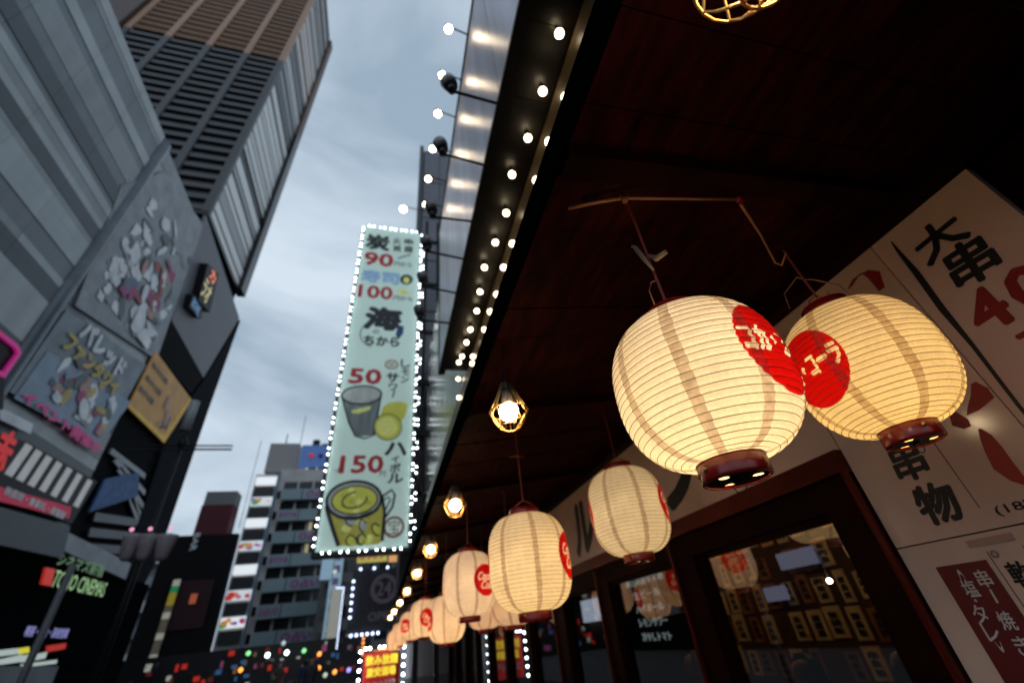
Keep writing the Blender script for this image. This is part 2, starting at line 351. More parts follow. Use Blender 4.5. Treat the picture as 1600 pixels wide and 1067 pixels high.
def paper_material():
    m = bpy.data.materials.new('lantern_paper'); m.use_nodes = True; t = m.node_tree; t.nodes.clear(); N = t.nodes.new; L = t.links.new
    out = N('ShaderNodeOutputMaterial'); at = N('ShaderNodeAttribute'); at.attribute_name = 'print'; sp = N('ShaderNodeSeparateColor'); L(at.outputs['Color'], sp.inputs[0])
    tc = N('ShaderNodeTexCoord'); mp = N('ShaderNodeMapping'); mp.inputs['Scale'].default_value = (1, 1, 1); L(tc.outputs['Object'], mp.inputs[0])
    n1 = N('ShaderNodeTexNoise'); n1.inputs['Scale'].default_value = 160; n1.inputs['Detail'].default_value = 5; L(mp.outputs[0], n1.inputs[0])
    n2 = N('ShaderNodeTexNoise'); n2.inputs['Scale'].default_value = 9; n2.inputs['Detail'].default_value = 3; L(tc.outputs['Object'], n2.inputs[0])
    r1 = N('ShaderNodeMapRange'); r1.inputs['From Min'].default_value = .3; r1.inputs['From Max'].default_value = .7; r1.inputs['To Min'].default_value = .84; r1.inputs['To Max'].default_value = 1.0; L(n1.outputs[0], r1.inputs[0])
    r2 = N('ShaderNodeMapRange'); r2.inputs['From Min'].default_value = .3; r2.inputs['From Max'].default_value = .7; r2.inputs['To Min'].default_value = .80; r2.inputs['To Max'].default_value = 1.0; L(n2.outputs[0], r2.inputs[0])
    mu = N('ShaderNodeMath'); mu.operation = 'MULTIPLY'; L(r1.outputs[0], mu.inputs[0]); L(r2.outputs[0], mu.inputs[1])
    pc = N('ShaderNodeMixRGB'); pc.blend_type = 'MULTIPLY'; pc.inputs[0].default_value = 1; pc.inputs[1].default_value = (.93, .88, .80, 1); L(mu.outputs[0], pc.inputs[2])
    red = N('ShaderNodeMixRGB'); red.inputs[2].default_value = (.42, .004, .004, 1); L(sp.outputs[0], red.inputs[0]); L(pc.outputs[0], red.inputs[1])
    dif = N('ShaderNodeBsdfDiffuse'); trn = N('ShaderNodeBsdfTranslucent'); ms = N('ShaderNodeMixShader'); ms.inputs[0].default_value = .55
    L(red.outputs[0], dif.inputs[0]); L(red.outputs[0], trn.inputs[0]); L(dif.outputs[0], ms.inputs[1]); L(trn.outputs[0], ms.inputs[2]); L(ms.outputs[0], out.inputs[0])
    return m
M_paper = paper_material()
M_seam = bpy.data.materials.new('paper_overlap'); M_seam.use_nodes = True
t = M_seam.node_tree; t.nodes.clear(); o_ = t.nodes.new('ShaderNodeOutputMaterial'); tr = t.nodes.new('ShaderNodeBsdfTransparent'); df = t.nodes.new('ShaderNodeBsdfDiffuse'); mi = t.nodes.new('ShaderNodeMixShader')
nz = t.nodes.new('ShaderNodeTexNoise'); nz.inputs['Scale'].default_value = 60; nz.inputs['Detail'].default_value = 4; tcx = t.nodes.new('ShaderNodeTexCoord'); t.links.new(tcx.outputs['Object'], nz.inputs[0])
ra = t.nodes.new('ShaderNodeValToRGB'); ra.color_ramp.elements[0].position = .35; ra.color_ramp.elements[1].position = .65
ra.color_ramp.elements[0].color = (.62, .54, .52, 1); ra.color_ramp.elements[1].color = (.82, .74, .70, 1); t.links.new(nz.outputs[0], ra.inputs[0]); t.links.new(ra.outputs[0], tr.inputs[0])
df.inputs[0].default_value = (.5, .42, .36, 1); mi.inputs[0].default_value = .1
t.links.new(tr.outputs[0], mi.inputs[1]); t.links.new(df.outputs[0], mi.inputs[2]); t.links.new(mi.outputs[0], o_.inputs[0])

M_vent = bpy.data.materials.new('vent_glow_disc'); M_vent.use_nodes = True
t = M_vent.node_tree; t.nodes.clear(); o_ = t.nodes.new('ShaderNodeOutputMaterial'); df = t.nodes.new('ShaderNodeBsdfTranslucent'); df.inputs[0].default_value = (.9, .85, .7, 1); t.links.new(df.outputs[0], o_.inputs[0])
def make_lantern(D, H, p, ribs, mask, disc_r, fine, cap_r=.072, bottom='black', red_cap=M_lacq, tall_cap=.03, screws=True):
    """paper lantern hanging with its centre at the origin; print discs face +X and -X"""
    root = thing('paper_lantern', 'x', 'lantern', (0, 0, 0))
    Rm = D / 2; rc = cap_r - .004
    def rad(s):                        # s in -1..1
        return rc + (Rm - rc) * (1 - abs(s) ** p) ** (1 / 2.0)
    nr = ribs * (8 if fine else 4)
    # equal steps along the curve
    ss = np.linspace(-1, 1, 4001); rr = np.array([rad(s) for s in ss]); zz = ss * H / 2
    al = np.concatenate([[0], np.cumsum(np.hypot(np.diff(rr), np.diff(zz)))]); u = np.linspace(0, al[-1], nr + 1)
    Z = np.interp(u, al, zz); Rr = np.interp(u, al, rr); frac = u / al[-1] * ribs
    sag = np.sin(np.pi * frac) ** 2 * .0028; Rq = Rr - sag * (Rr > rc * 1.05)
    ha = (disc_r * 1.15) / Rm
    nd = 200 if fine else 70; no = 70 if fine else 40
    th = np.concatenate([np.linspace(-ha, ha, nd, endpoint=False), np.linspace(ha, math.pi - ha, no, endpoint=False), np.linspace(math.pi - ha, math.pi + ha, nd, endpoint=False), np.linspace(math.pi + ha, 2 * math.pi - ha, no, endpoint=False)])
    m = len(th); T, ZZ = np.meshgrid(th, Z); RR = np.repeat(Rq[:, None], m, 1)
    V = np.stack([RR * np.cos(T), RR * np.sin(T), ZZ], -1).reshape(-1, 3)
    i, j = np.meshgrid(np.arange(nr), np.arange(m), indexing='ij'); a = i * m + j; b = i * m + (j + 1) % m; F = np.stack([a, b, b + m, a + m], -1).reshape(-1, 4)
    me = bpy.data.meshes.new('paper_shade'); me.vertices.add(len(V)); me.vertices.foreach_set('co', V.ravel()); me.loops.add(F.size); me.loops.foreach_set('vertex_index', F.ravel())
    me.polygons.add(len(F)); me.polygons.foreach_set('loop_start', np.arange(0, F.size, 4)); me.polygons.foreach_set('use_smooth', np.ones(len(F), bool)); me.update(calc_edges=True)
    # the print: a disc on two sides with letters left as bare paper
    arc = (u - al[-1] / 2)[:, None]; Ta = (T + math.pi / 2) % math.pi - math.pi / 2      # angle from the nearer disc centre
    x = Ta * Rm * (RR / Rm) ** .5 / disc_r; yv = np.repeat(arc, m, 1) / disc_r
    x = np.where(True, x, x); d = np.hypot(x, yv); disc = np.clip((1 - d) * disc_r / .0016 + .5, 0, 1)
    n = mask.shape[0]; gi = np.clip(((x * 1.0 + 1) / 2 * (n - 1)).round().astype(int), 0, n - 1); gj = np.clip(((yv + 1) / 2 * (n - 1)).round().astype(int), 0, n - 1)
    let = mask[gj, gi] * (d < .97); val = disc * (1 - let)
    col = np.zeros((len(V), 4), np.float32); col[:, 0] = val.ravel(); col[:, 3] = 1
    at = me.color_attributes.new('print', 'FLOAT_COLOR', 'POINT'); at.data.foreach_set('color', col.ravel()); me.materials.append(M_paper)
    sh = put('paper_shade', me, root, (0, 0, 0))
    # wire hoops
    hb = MB(); kk = np.arange(1, ribs); uu = kk / ribs * al[-1]
    for q in uu:
        r_ = np.interp(q, al, rr) + .0004; z_ = np.interp(q, al, zz); nn = 64 if fine else 32
        jj = random.uniform(-.0009, .0009); z_ += random.uniform(-.0007, .0007)
        hb.tube([(r_ * math.cos(2 * math.pi * c / nn), r_ * math.sin(2 * math.pi * c / nn), z_ + jj * math.sin(4 * math.pi * c / nn)) for c in range(nn)], (.00075 if fine else .0008), 4, closed=True)
    ho = hb.build('wire_hoops', M_wire, root); ho['kind'] = 'stuff'
    # overlaps where two sheets of paper meet
    for q in range(8):
        c0 = math.radians(22.5 + 45 * q) + random.uniform(-.05, .05); hw = .0115 / Rm
        sb = MB()
        for k in range(ribs):
            e0, e1 = k / ribs * al[-1], (k + 1) / ribs * al[-1]; jl, jr = random.uniform(-.0016, .0016) / Rm, random.uniform(-.0016, .0016) / Rm
            vs = []
            for e in np.linspace(e0, e1, 5):
                r_ = np.interp(e, u, Rq) + .0008; z_ = np.interp(e, al, zz); wf = max(.55, min(1, .45 + .55 * r_ / Rm)) * Rm / max(r_, Rm * .35)
                for aa in np.linspace(c0 - hw * wf + jl, c0 + hw * wf + jr, 4): vs.append((r_ * math.cos(aa), r_ * math.sin(aa), z_))
            sb.add(vs, [(4 * i_ + j_, 4 * i_ + j_ + 1, 4 * i_ + j_ + 5, 4 * i_ + j_ + 4) for i_ in range(4) for j_ in range(3)], True)
        sb.build('paper_overlap', M_seam, root)
    # rings
    top = MB().lathe([(cap_r - .012, H / 2 + tall_cap), (cap_r, H / 2 + tall_cap), (cap_r, H / 2 - .006), (cap_r - .012, H / 2 - .006), (cap_r - .012, H / 2 + tall_cap)], 40).build('top_ring', red_cap, root)
    bot = MB().lathe([(cap_r - .006, -H / 2 - .036), (cap_r - .001, -H / 2 - .034), (cap_r, -H / 2 - .03), (cap_r, -H / 2 + .004), (cap_r - .003, -H / 2 + .006), (cap_r - .006, -H / 2 + .004), (cap_r - .006, -H / 2 - .036)], 48).build('bottom_ring', red_cap, root)
    # bottom plate with three holes
    cu = bpy.data.curves.new('p', 'CURVE'); cu.dimensions = '2D'; cu.fill_mode = 'BOTH'
    def circ(cx, cy, r_, n_):
        s_ = cu.splines.new('POLY'); s_.points.add(n_ - 1); s_.use_cyclic_u = True
        for k in range(n_): s_.points[k].co = (cx + r_ * math.cos(2 * math.pi * k / n_), cy + r_ * math.sin(2 * math.pi * k / n_), 0, 1)
    circ(0, 0, cap_r - .0065, 40)
    for k in range(3): circ(.036 * math.cos(.4 + 2.094 * k), .036 * math.sin(.4 + 2.094 * k), .0095, 14)
    to = bpy.data.objects.new('p', cu); COL.objects.link(to); bpy.context.view_layer.update()
    pm = bpy.data.meshes.new_from_object(to.evaluated_get(bpy.context.evaluated_depsgraph_get())); bpy.data.objects.remove(to); pm.name = 'bottom_plate'
    pm.transform(Matrix.Translation((0, 0, -H / 2 - .033))); pm.materials.clear(); pm.materials.append(M_black if bottom == 'black' else red_cap); bp = put('bottom_plate', pm, root, (0, 0, 0))
    vp = MB().lathe([(0.0001, -H / 2 - .029), (cap_r - .008, -H / 2 - .029)], 24).build('vent_glow_disc', M_vent, bp)  # added translucent disc that catches the lamp so the holes show bright
    MB().tube([(0, 0, -H / 2 - .0335), (0, 0, -H / 2 - .038)], .008, 10).build('hub', M_black, bp)
    MB().tube([(.012 * math.cos(a_), 0, -H / 2 - .045 + .012 * math.sin(a_)) for a_ in np.linspace(0, 2 * math.pi, 14)], .001, 5).build('hook_ring', M_black, bp)
    if screws:
        for a_ in (-1.9, 1.2, 3.6): 
            c_ = Vector((cap_r * math.cos(a_), cap_r * math.sin(a_), -H / 2 - .014)); n_ = Vector((math.cos(a_), math.sin(a_), 0))
            MB().tube([c_ - n_ * .001, c_ + n_ * .003], .005, 8).build('screw', M_brass, bot)
    # handle wire and frame inside
    MB().tube([(-cap_r + .004, 0, H / 2 + .01), (-cap_r * .6, 0, H / 2 + tall_cap + .02), (0, 0, H / 2 + tall_cap + .045), (cap_r * .6, 0, H / 2 + tall_cap + .02), (cap_r - .004, 0, H / 2 + .01)], .0018, 6).build('handle', M_cord, root)
    pt = point('glow', (0, 0, -.035), 4, (1, .66, .32), .035, root)
    return root
def hang(proto, pos_, az, tilt=(0, 0), power=4, color=(1, .66, .32), label='', scale=1, group=None, cord_top=None, cordmat=None, first=False, cordpath=None, H=.37):
    o = proto if first else copy_tree(proto)
    o.location = pos_; o.rotation_euler = (tilt[0], tilt[1], math.radians(90 - az)); o.scale = (scale,) * 3
    o['label'] = label
    if group: o['group'] = group
    for c in o.children:
        if c.type == 'LIGHT':
            c.data = c.data.copy(); c.data.energy = power; c.data.color = color
    WL[o.name] = Vector(pos_)
    bpy.context.view_layer.update()
    inv = o.matrix_world.inverted()
    if cordpath is None: cordpath = [Vector(pos_) + Vector((0, 0, H / 2 + .07)), Vector((pos_[0], pos_[1], cord_top))]
    pts = [inv @ Vector(q) for q in cordpath]
    me = MB().tube(pts, .0035 / scale, 6); m_ = bpy.data.meshes.new('hanging_cord'); m_.from_pydata(me.v, [], me.f); m_.materials.append(cordmat or M_cord)
    c = bpy.data.objects.new('hanging_cord', m_); COL.objects.link(c); c.parent = o
    return o
GL = 'paper lanterns hanging under the eave'
LA = make_lantern(.345, .325, 2.5, 30, MASK_KANA, .099, True, cap_r=.062)
LB = make_lantern(.385, .405, 3.0, 32, MASK_SCRIPT, .10, False, cap_r=.075)
bpy.context.view_layer.update()
def pd(px, py, X): return tuple(on_x(px, py, X))
c1 = Vector(pd(1093, 602, .610))
l1 = hang(LA, c1, 160, (0, 0), 2.9, (1, .73, .35), 'biggest, nearest cream lantern, red disc on its right edge', group=GL, first=True,
          cordpath=[c1 + Vector((0, 0, .225)), c1 + Vector((0, 0, .32)), Vector((.607, .63, 2.50)), on_x(975, 312, .607)], H=.325)
c2 = Vector(pd(1351, 573, 1.17))
l2 = hang(LA, c2, 279, (0, 0), 2.1, (1, .63, .19), 'yellower lantern in front of the menu board with a whole red disc facing the viewer', group=GL,
          cordpath=[c2 + Vector((0, 0, .225)), c2 + Vector((-.01, 0, .33)), Vector((c2.x - .01, c2.y, 2.50))], H=.325)
outer = [(827, 876, .665, 122, 1.0, (1, .67, .27), 'tall ribbed lantern in the outer row, next beyond the big near one'),
         (733, 911, .60, 150, 1.0, (1, .65, .34), 'pinkish lantern in the outer row with its red disc touching the taller one'),
         (698, 966, .66, 262, .95, (1, .61, .29), 'smaller lantern low in the outer row with a narrow red disc on its left'),
         (664, 965, .58, 175, .95, (1, .61, .29), 'fourth small lantern behind the one with the narrow disc'),
         (642, 977, .56, 215, .95, (1, .58, .28), 'far lantern of the outer row, third from its end'),
         (627, 990, .55, 290, .95, (1, .56, .26), 'far lantern of the outer row, last but one'),
         (617, 1000, .54, 310, .95, (1, .56, .26), 'last and smallest lantern at the far end of the outer row')]
ysO = [2.12, 3.50, 4.9, 6.3, 8.4, 10.6, 12.8]
for i, (px, py, X, az, sc, colr, lab) in enumerate(outer):
    d = ray(px, py); c = EYE + d * (ysO[i] / d.y)
    hang(LB, tuple(c), az, (0, 0), 3.1, colr, lab, sc, GL, first=(i == 0), H=.405, cord_top=zs(max(.4, c.x)) - .0)
inner = [(981, 797, 1.18, 125, 1.0, (1, .72, .34), 2.0, 'paler inner lantern in front of the white name band, red on both edges'),
         (800, 928, 1.10, 140, 1.0, (1, .58, .3), 2.2, 'inner row lantern half hidden behind the tall ribbed one'),
         (757, 945, 1.0, 150, 1.0, (1, .58, .3), 2.2, 'inner row lantern peeping out below the pinkish one')]
ysI = [2.02, 3.75, 5.0]
for i, (px, py, X, az, sc, colr, pw, lab) in enumerate(inner):
    d = ray(px, py); c = EYE + d * (ysI[i] / d.y)
    hang(LB, tuple(c), az, (0, 0), pw, colr, lab, sc, GL, H=.405, cord_top=zs(min(c.x, 1.7)))

l2.scale = (.96, .96, 1.05)
tie = thing('cord_tie', 'pale twisted tie on the soffit where the tall ribbed lantern hangs', 'tie', on_z(805, 712, 2.6))
q_ = on_z(806, 712, 2.6)
MB().tube([q_ + Vector((-.05, 0, -.01)), q_, q_ + Vector((.06, .02, .0))], .004, 5).build('tie_strand', M_tan, tie); MB().tube([q_ + Vector((-.03, .02, .0)), q_ + Vector((.02, -.02, -.012))], .004, 5).build('tie_strand', M_tan, tie)
# conduit on the soffit above the near lanterns and its connectors
cn = thing('ceiling_conduit', 'tan cable conduit with clips fixed under the eave above the two near lanterns', 'cable', (.6, .6, 2.6))
A, B, C_ = on_x(890, 325, .45), on_x(975, 308, .607), on_x(1158, 312, .607)
zc = 2.585
A, B, C_ = on_z(888, 326, zc), on_z(975, 310, zc), on_z(1155, 312, zc)
MB().tube([A, A.lerp(B, .5) + Vector((0, 0, .004)), B], .0045, 8).build('conduit_tube', M_tan, cn)
MB().tube([B, C_], .0038, 8).build('conduit_tube', M_tan, cn)
MB().tube([B + Vector((0, 0, .03)), B + Vector((-.01, 0, .012)), B + Vector((0, 0, -.012)), B + Vector((.012, 0, .01)), B + Vector((.02, .005, .03))], .002, 6).build('cable_loop', M_tan, cn)
MB().tube([B + Vector((0, 0, -.016)), B + Vector((0, 0, -.004))], .008, 8).build('cable_clip', M_tan, cn)
D_ = on_z(1215, 412, 2.44)
MB().tube([C_, C_ + Vector((.01, .01, -.01)), C_.lerp(D_, .5) + Vector((0, 0, -.01)), D_ + Vector((-.008, 0, .0)), D_, D_ + Vector((.012, 0, -.006)), on_z(1228, 395, 2.45)], [.0045, .0045, .003, .0025, .0025, .0025, .0025], 6).build('drop_cable', M_tan, cn)
MB().tube([C_ + Vector((-.01, 0, .004)), C_ + Vector((.012, .002, -.008))], .009, 8).build('cable_clip', M_lacq, cn)
fc = thing('cable_connector', 'small pale plug connector taped to the red cord above the big near lantern', 'connector', on_x(1003, 400, .6))
a_, b_ = on_x(991, 385, .595), on_x(1021, 422, .60)
M_conn = mat('grey_connector', (.16, .11, .08), .5)
MB().tube([a_, a_.lerp(b_, .1), a_.lerp(b_, .55), b_], [.004, .0065, .0065, .003], 8).build('connector_body', M_conn, fc)
MB().tube([on_x(1012, 398, .6), on_x(1026, 404, .6), on_x(1040, 394, .6)], [.002, .008, .006], 8).build('connector_socket', M_conn, fc)
p_ = on_x(990, 390, .595); MB().tube([a_, p_ + Vector((-.004, 0, .008)), p_ + Vector((0, 0, .016)), p_ + Vector((.008, 0, .01))], .0015, 5).build('wire_loop', M_tan, fc)
h1 = c1 + Vector((0, 0, .30))
MB().tube([h1, h1 + Vector((-.02, .0, -.01)), h1 + Vector((-.035, 0, -.04)), h1 + Vector((-.035, 0, -.085))], .0015, 5).build('tie_wire', M_tan, fc)
h2 = c2 + Vector((0, 0, .31))
for k, s_ in enumerate((-1, 1)):
    MB().tube([h2, h2 + Vector((.03 * s_, 0, .005)), h2 + Vector((.075 * s_, -.03 * s_, -.04)), h2 + Vector((.09 * s_, -.03 * s_, -.10))], .0015, 5).build('tie_wire', M_tan, fc)

# ================================================================== CAGED BULBS under the eave
def make_cage():
    """bulb centre at origin"""
    root = thing('caged_lamp', 'x', 'lamp', (0, 0, 0))
    put('bulb', ball_mesh(M_bulbw, .037, 3), root, (0, 0, 0))
    so_ = MB().lathe([(.0, .085), (.02, .085), (.022, .07), (.02, .035), (.017, .028)], 16).build('socket', mat('grey_socket', (.12, .10, .09), .5), root)
    MB().lathe([(.0, .125), (.022, .122), (.026, .10), (.022, .09)], 16).build('socket_cap', M_black, root)
    n = 10
    prof = [(.022, .115), (.045, .055), (.072, .0), (.06, -.030), (.038, -.062), (.022, -.070)]
    for k in range(n):
        a = 2 * math.pi * k / n
        MB().tube([(r * math.cos(a), r * math.sin(a), z) for r, z in prof], .0022, 5).build('cage_wire', M_brass, root)
    for r, z in ((.073, .0), (.039, -.063)):
        MB().tube([(r * math.cos(2 * math.pi * c / 24), r * math.sin(2 * math.pi * c / 24), z) for c in range(24)], .0022, 5, closed=True).build('cage_ring', M_brass, root)
    return root
cage = make_cage(); bpy.context.view_layer.update()
spots = [(1172, -72, .42), (795, 643, .42), (711, 789, .42), (673, 858, .42), (652, 895, .42), (636, 923, .42), (625, 941, .42), (616, 955, .42), (610, 964, .42)]
cy = [.18, 1.40, 2.80, 4.45, 6.1, 7.9, 9.7, 11.5, 13.2]
cl = ['brass caged lamp right overhead, cut off by the top edge', 'brass caged lamp left of the near lantern, its wires clearly seen', 'second caged lamp along the eave, above the tall ribbed lantern', 'third caged lamp along the eave, above the pinkish lantern',
      'fourth lamp along the eave edge, smaller and blurred', 'fifth lamp along the eave edge', 'sixth lamp along the eave edge, just above the far lanterns', 'last but one lamp at the far end of the eave', 'last lamp at the far end of the eave']
for i, (px, py, X) in enumerate(spots):
    d = ray(px, py); c = EYE + d * (cy[i] / d.y) if i else on_x(px, py, .40)
    o = cage if i == 0 else copy_tree(cage)
    o.location = c; o['label'] = cl[i]; o['group'] = 'caged lamps under the eave'; WL[o.name] = Vector(c)
    if i == 0: o.scale = (1.0,) * 3
    x = min(max(c.x, .38), 1)
    me = MB().tube([(0, 0, .12), (0, 0, zs(x) - c.z)], .0025, 5); m_ = bpy.data.meshes.new('cord'); m_.from_pydata(me.v, [], me.f); m_.materials.append(M_black)
    cc = bpy.data.objects.new('drop_cord', m_); COL.objects.link(cc); cc.parent = o

# ================================================================== UPPER STOREY with glossy sign box
up = thing('upper_storey', 'dark upper storey over the eave with a long shiny sign box and black canopy', 'building', (1.3, 2, 3))
M_glossp = mat('brushed_sign_panel', (.40, .38, .44), .30, metal=.85, var=.3, scale=1.5, stretch=(1, 3, .3))
M_dark = mat('near_black_boards', (.006, .0035, .003), .35, spec=.3, var=.5, scale=4)
YE = 5.15
for i in range(7):
    y0 = -1.5 + i * .95
    piece('sign_panel', .58, .60, y0 + .004, min(y0 + .946, YE), 4.8, 7.78, M_glossp, up)
box('panel_frame', .565, .66, -1.5, YE, 7.782, 7.83, M_black, up)
box('panel_frame', .57, .66, -1.5, YE, 4.75, 4.797, M_black, up)
box('panel_end', .57, .66, YE + .002, YE + .05, 4.75, 7.83, M_black, up)
for i in range(14):
    piece('canopy_board', .605, .975, -1.5 + i * .475, -1.5 + i * .475 + .47, 4.80, 4.84, M_dark, up)
box('canopy_body', .605, .978, -1.5, YE, 4.85, 7.77, M_dark, up)
box('upper_wall', .98, 2.6, -1.5, 13.8, 2.93, 9.5, mat('smoked_cladding', (.05, .04, .03), .22, var=.4, scale=2, spec=.7), up)
M_gold = mat('gilded_strip', (.10, .065, .03), .4)
box('gilded_strip', .955, .978, -1.5, 12, 4.42, 4.74, M_gold, up)

ub = [(874, 53), (848, 143), (825, 216), (800, 273), (791, 333), (774, 379), (757, 418), (750, 456), (745, 486), (735, 515), (729, 535), (722, 557), (717, 566)]
for i, (px, py) in enumerate(ub):
    c = on_z(px, py, 4.72)
    o = thing('bare_bulb', '%s bare bulb from the near end of the row under the black canopy' % ordinal(i), 'lamp', c, 'bare bulbs under the black canopy')
    put('bulb', ball_mesh(M_bulbs, .030), o, c); MB().tube([c + Vector((0, 0, .035)), (c.x, c.y, 4.80)], .016, 8).build('socket', M_black, o)
for i, (px, py) in enumerate([(884, 152), (858, 222), (838, 282), (801, 381), (787, 418), (776, 460), (766, 487), (757, 515), (739, 557), (738, 568), (716, 592), (717, 621)]):
    c = on_x(px, py, .925)
    o = thing('wall_bulb', '%s bulb from the near end of the row fixed along the upper wall' % ordinal(i), 'lamp', c, 'bulbs along the upper wall')
    put('bulb', ball_mesh(M_bulbs, .030), o, c); MB().tube([c, (max(c.x, .98), c.y, c.z)], .012, 8).build('socket', M_black, o)
M_bulba = mat('lit_arm_bulb', (.9, .9, .9), .3, emit=(1, .78, .5), es=30)
arms = [(701, 46), (691, 118), (684, 178), (676, 233), (669, 280), (665, 320)]
for i, (px, py) in enumerate(arms):
    d = ray(px, py); c = EYE + d * (6.15 / d.z)
    o = thing('arm_lamp', '%s lamp on a thin arm reaching out from the shiny sign box' % ordinal(i), 'lamp', c, 'lamps on arms along the sign box')
    put('bulb', ball_mesh(M_bulba, .046), o, c)
    MB().tube([c + Vector((-.03, 0, .05)), c + Vector((0, 0, .085)), (.575, c.y + .02, 7.79)], .010, 6).build('arm', M_black, o)
    MB().tube([c + Vector((-.005, 0, .04)), c + Vector((-.02, 0, .10))], .025, 8).build('socket', M_black, o)
sp_ = [((778, 160), (706, 140)), ((752, 255), (692, 238)), ((735, 343), (676, 336)), ((722, 402), (668, 390)), ((708, 455), (662, 445)), ((697, 502), (656, 497))]
M_bk2 = mat('black_spot_housing', (.015, .012, .014), .35)
for i, (a, b) in enumerate(sp_):
    A_ = on_z(*a, 4.80); B_ = on_z(*b, 4.80)
    o = thing('spotlight', '%s black spotlight on a bar sticking out from the canopy edge' % ordinal(i), 'spotlight', A_, 'black spotlights on bars')
    MB().tube([(.59, A_.y, 4.775), (B_.x, B_.y, 4.775)], .012, 6).build('bar', M_black, o)
    MB().tube([B_ + Vector((0, 0, -.02)), B_ + Vector((0, 0, .04))], .03, 8).build('yoke', M_bk2, o)
    MB().tube([B_ + Vector((0, 0, .04)), B_ + Vector((-.01, .01, .10)), B_ + Vector((-.02, .03, .17))], [.045, .055, .06], 12).build('housing', M_bk2, o)
    MB().tube([B_ + Vector((-.021, .032, .172)), B_ + Vector((-.022, .034, .176))], .05, 12).build('lens', mat('amber_lens', (.2, .08, .04), .3, emit=(1, .4, .15), es=.35), o)
c = on_y(630, 327, 8); o = thing('far_arm_lamp', 'bright white lamp on an arm above the top of the drinks billboard', 'lamp', c)
put('bulb', ball_mesh(M_bulbs, .10), o, c); MB().tube([c + Vector((.03, 0, .12)), (.75, 8, c.z + .02)], .014, 6).build('arm', M_black, o)

# ================================================================== BILLBOARD facing us
YB = 12.0; BX0, BX1, BZ0, BZ1 = -1.62, .56, 3.74, 15.62
bb = thing('drinks_billboard', 'tall pale green drinks billboard edged with white bulbs, prices in red', 'billboard', (-.5, YB, BZ0))
M_bb = mat('pale_green_sign', (.42, .56, .52), .4, var=.08, scale=.8, emit=(.46, .63, .57), es=.42)
box('sign_face', BX0, BX1, YB, YB + .08, BZ0, BZ1, M_bb, bb)
box('sign_case', BX0 - .10, BX1 + .10, YB + .082, YB + .5, BZ0 - .10, BZ1 + .10, M_black, bb)
YF = YB - .006
def bt(body, m, tl, br, bold=.03, shear=0, name='lettering', rot=0, dy=0):
    a = on_y(*tl, YB); b = on_y(*br, YB); cx_ = (tl[0] + br[0]) / 2; hz_ = on_y(cx_, tl[1], YB).z - on_y(cx_, br[1], YB).z
    return lettering(name, body, m, bb, ((a.x + b.x) / 2, YF - dy, (a.z + b.z) / 2), UXF, UZ, abs(b.x - a.x), hz_, bold, rot, shear)
M_bi = mat('billboard_black', (.02, .025, .03), .5); M_br = mat('billboard_red', (.45, .02, .03), .5, emit=(.5, .02, .03), es=.15); M_bbl = mat('billboard_blue', (.25, .42, .62), .5, emit=(.3, .5, .7), es=.25)
M_bg = mat('billboard_grey', (.25, .3, .3), .5)
bt('炭', M_bi, (574, 368), (607, 390), .05); bt('火', M_bi, (615, 372), (626, 382)); bt('焼', M_bi, (615, 384), (626, 393)); bt('串', M_bi, (632, 374), (645, 382)); bt('盛', M_bi, (632, 385), (645, 394))
bt('90', M_br, (571, 396), (613, 415), .06); bt('円から', M_bg, (617, 410), (643, 417), .03)
bt('寿司', M_bbl, (566, 424), (622, 442), .06); bt('100', M_br, (562, 447), (612, 466), .06); bt('円から', M_bg, (615, 463), (644, 470), .03)
bt('海', M_bi, (574, 482), (624, 514), .07, .1); bt('の', M_bg, (583, 515), (592, 522)); bt('ちから', M_bi, (570, 526), (623, 540), .05)
bt('50', M_br, (548, 577), (594, 599), .06); bt('し', M_bi, (627, 562), (640, 574)); bt('モ', M_bi, (628, 576), (639, 586)); bt('ン', M_bi, (627, 588), (638, 598))
bt('サ', M_bi, (605, 583), (622, 597), .05); bt('ワ', M_bi, (608, 600), (620, 610), .03); bt('ー', M_bi, (608, 614), (622, 616), .02, rot=1.4)
bt('150', M_br, (534, 712), (597, 738), .06); bt('一杯', M_bg, (522, 730), (532, 740)); bt('円', M_bg, (594, 736), (602, 744))
bt('ハ', M_bi, (603, 692), (634, 710), .07); bt('イ', M_bi, (612, 712), (623, 722), .04); bt('ボ', M_bi, (610, 724), (625, 738), .04); bt('ル', M_bi, (607, 740), (629, 754), .05)
M_sr = mat('seal_red', (.5, .16, .1), .5); bt('○', M_sr, (602, 562), (622, 577), 0); bt('笑', M_sr, (606, 565), (618, 575), 0); bt('○', M_sr, (600, 806), (631, 840), .0); bt('宝', M_sr, (607, 812), (625, 834), .0)
def bpoly(name, pts, m, dy=.003, px=True):
    vs = [tuple(on_y(*p_, YB)) for p_ in pts] if px else pts
    MB().add([(v[0], YB - dy, v[2]) for v in vs], [tuple(range(len(vs)))]).build(name, m, bb)
def ell(cx, cy, rx, ry, rot=0, n=28, a0=0, a1=2 * math.pi):
    return [(cx + rx * math.cos(a) * math.cos(rot) - ry * math.sin(a) * math.sin(rot), cy + rx * math.cos(a) * math.sin(rot) + ry * math.sin(a) * math.cos(rot)) for a in np.linspace(a0, a1, n, endpoint=(a1 - a0 < 6.2))]
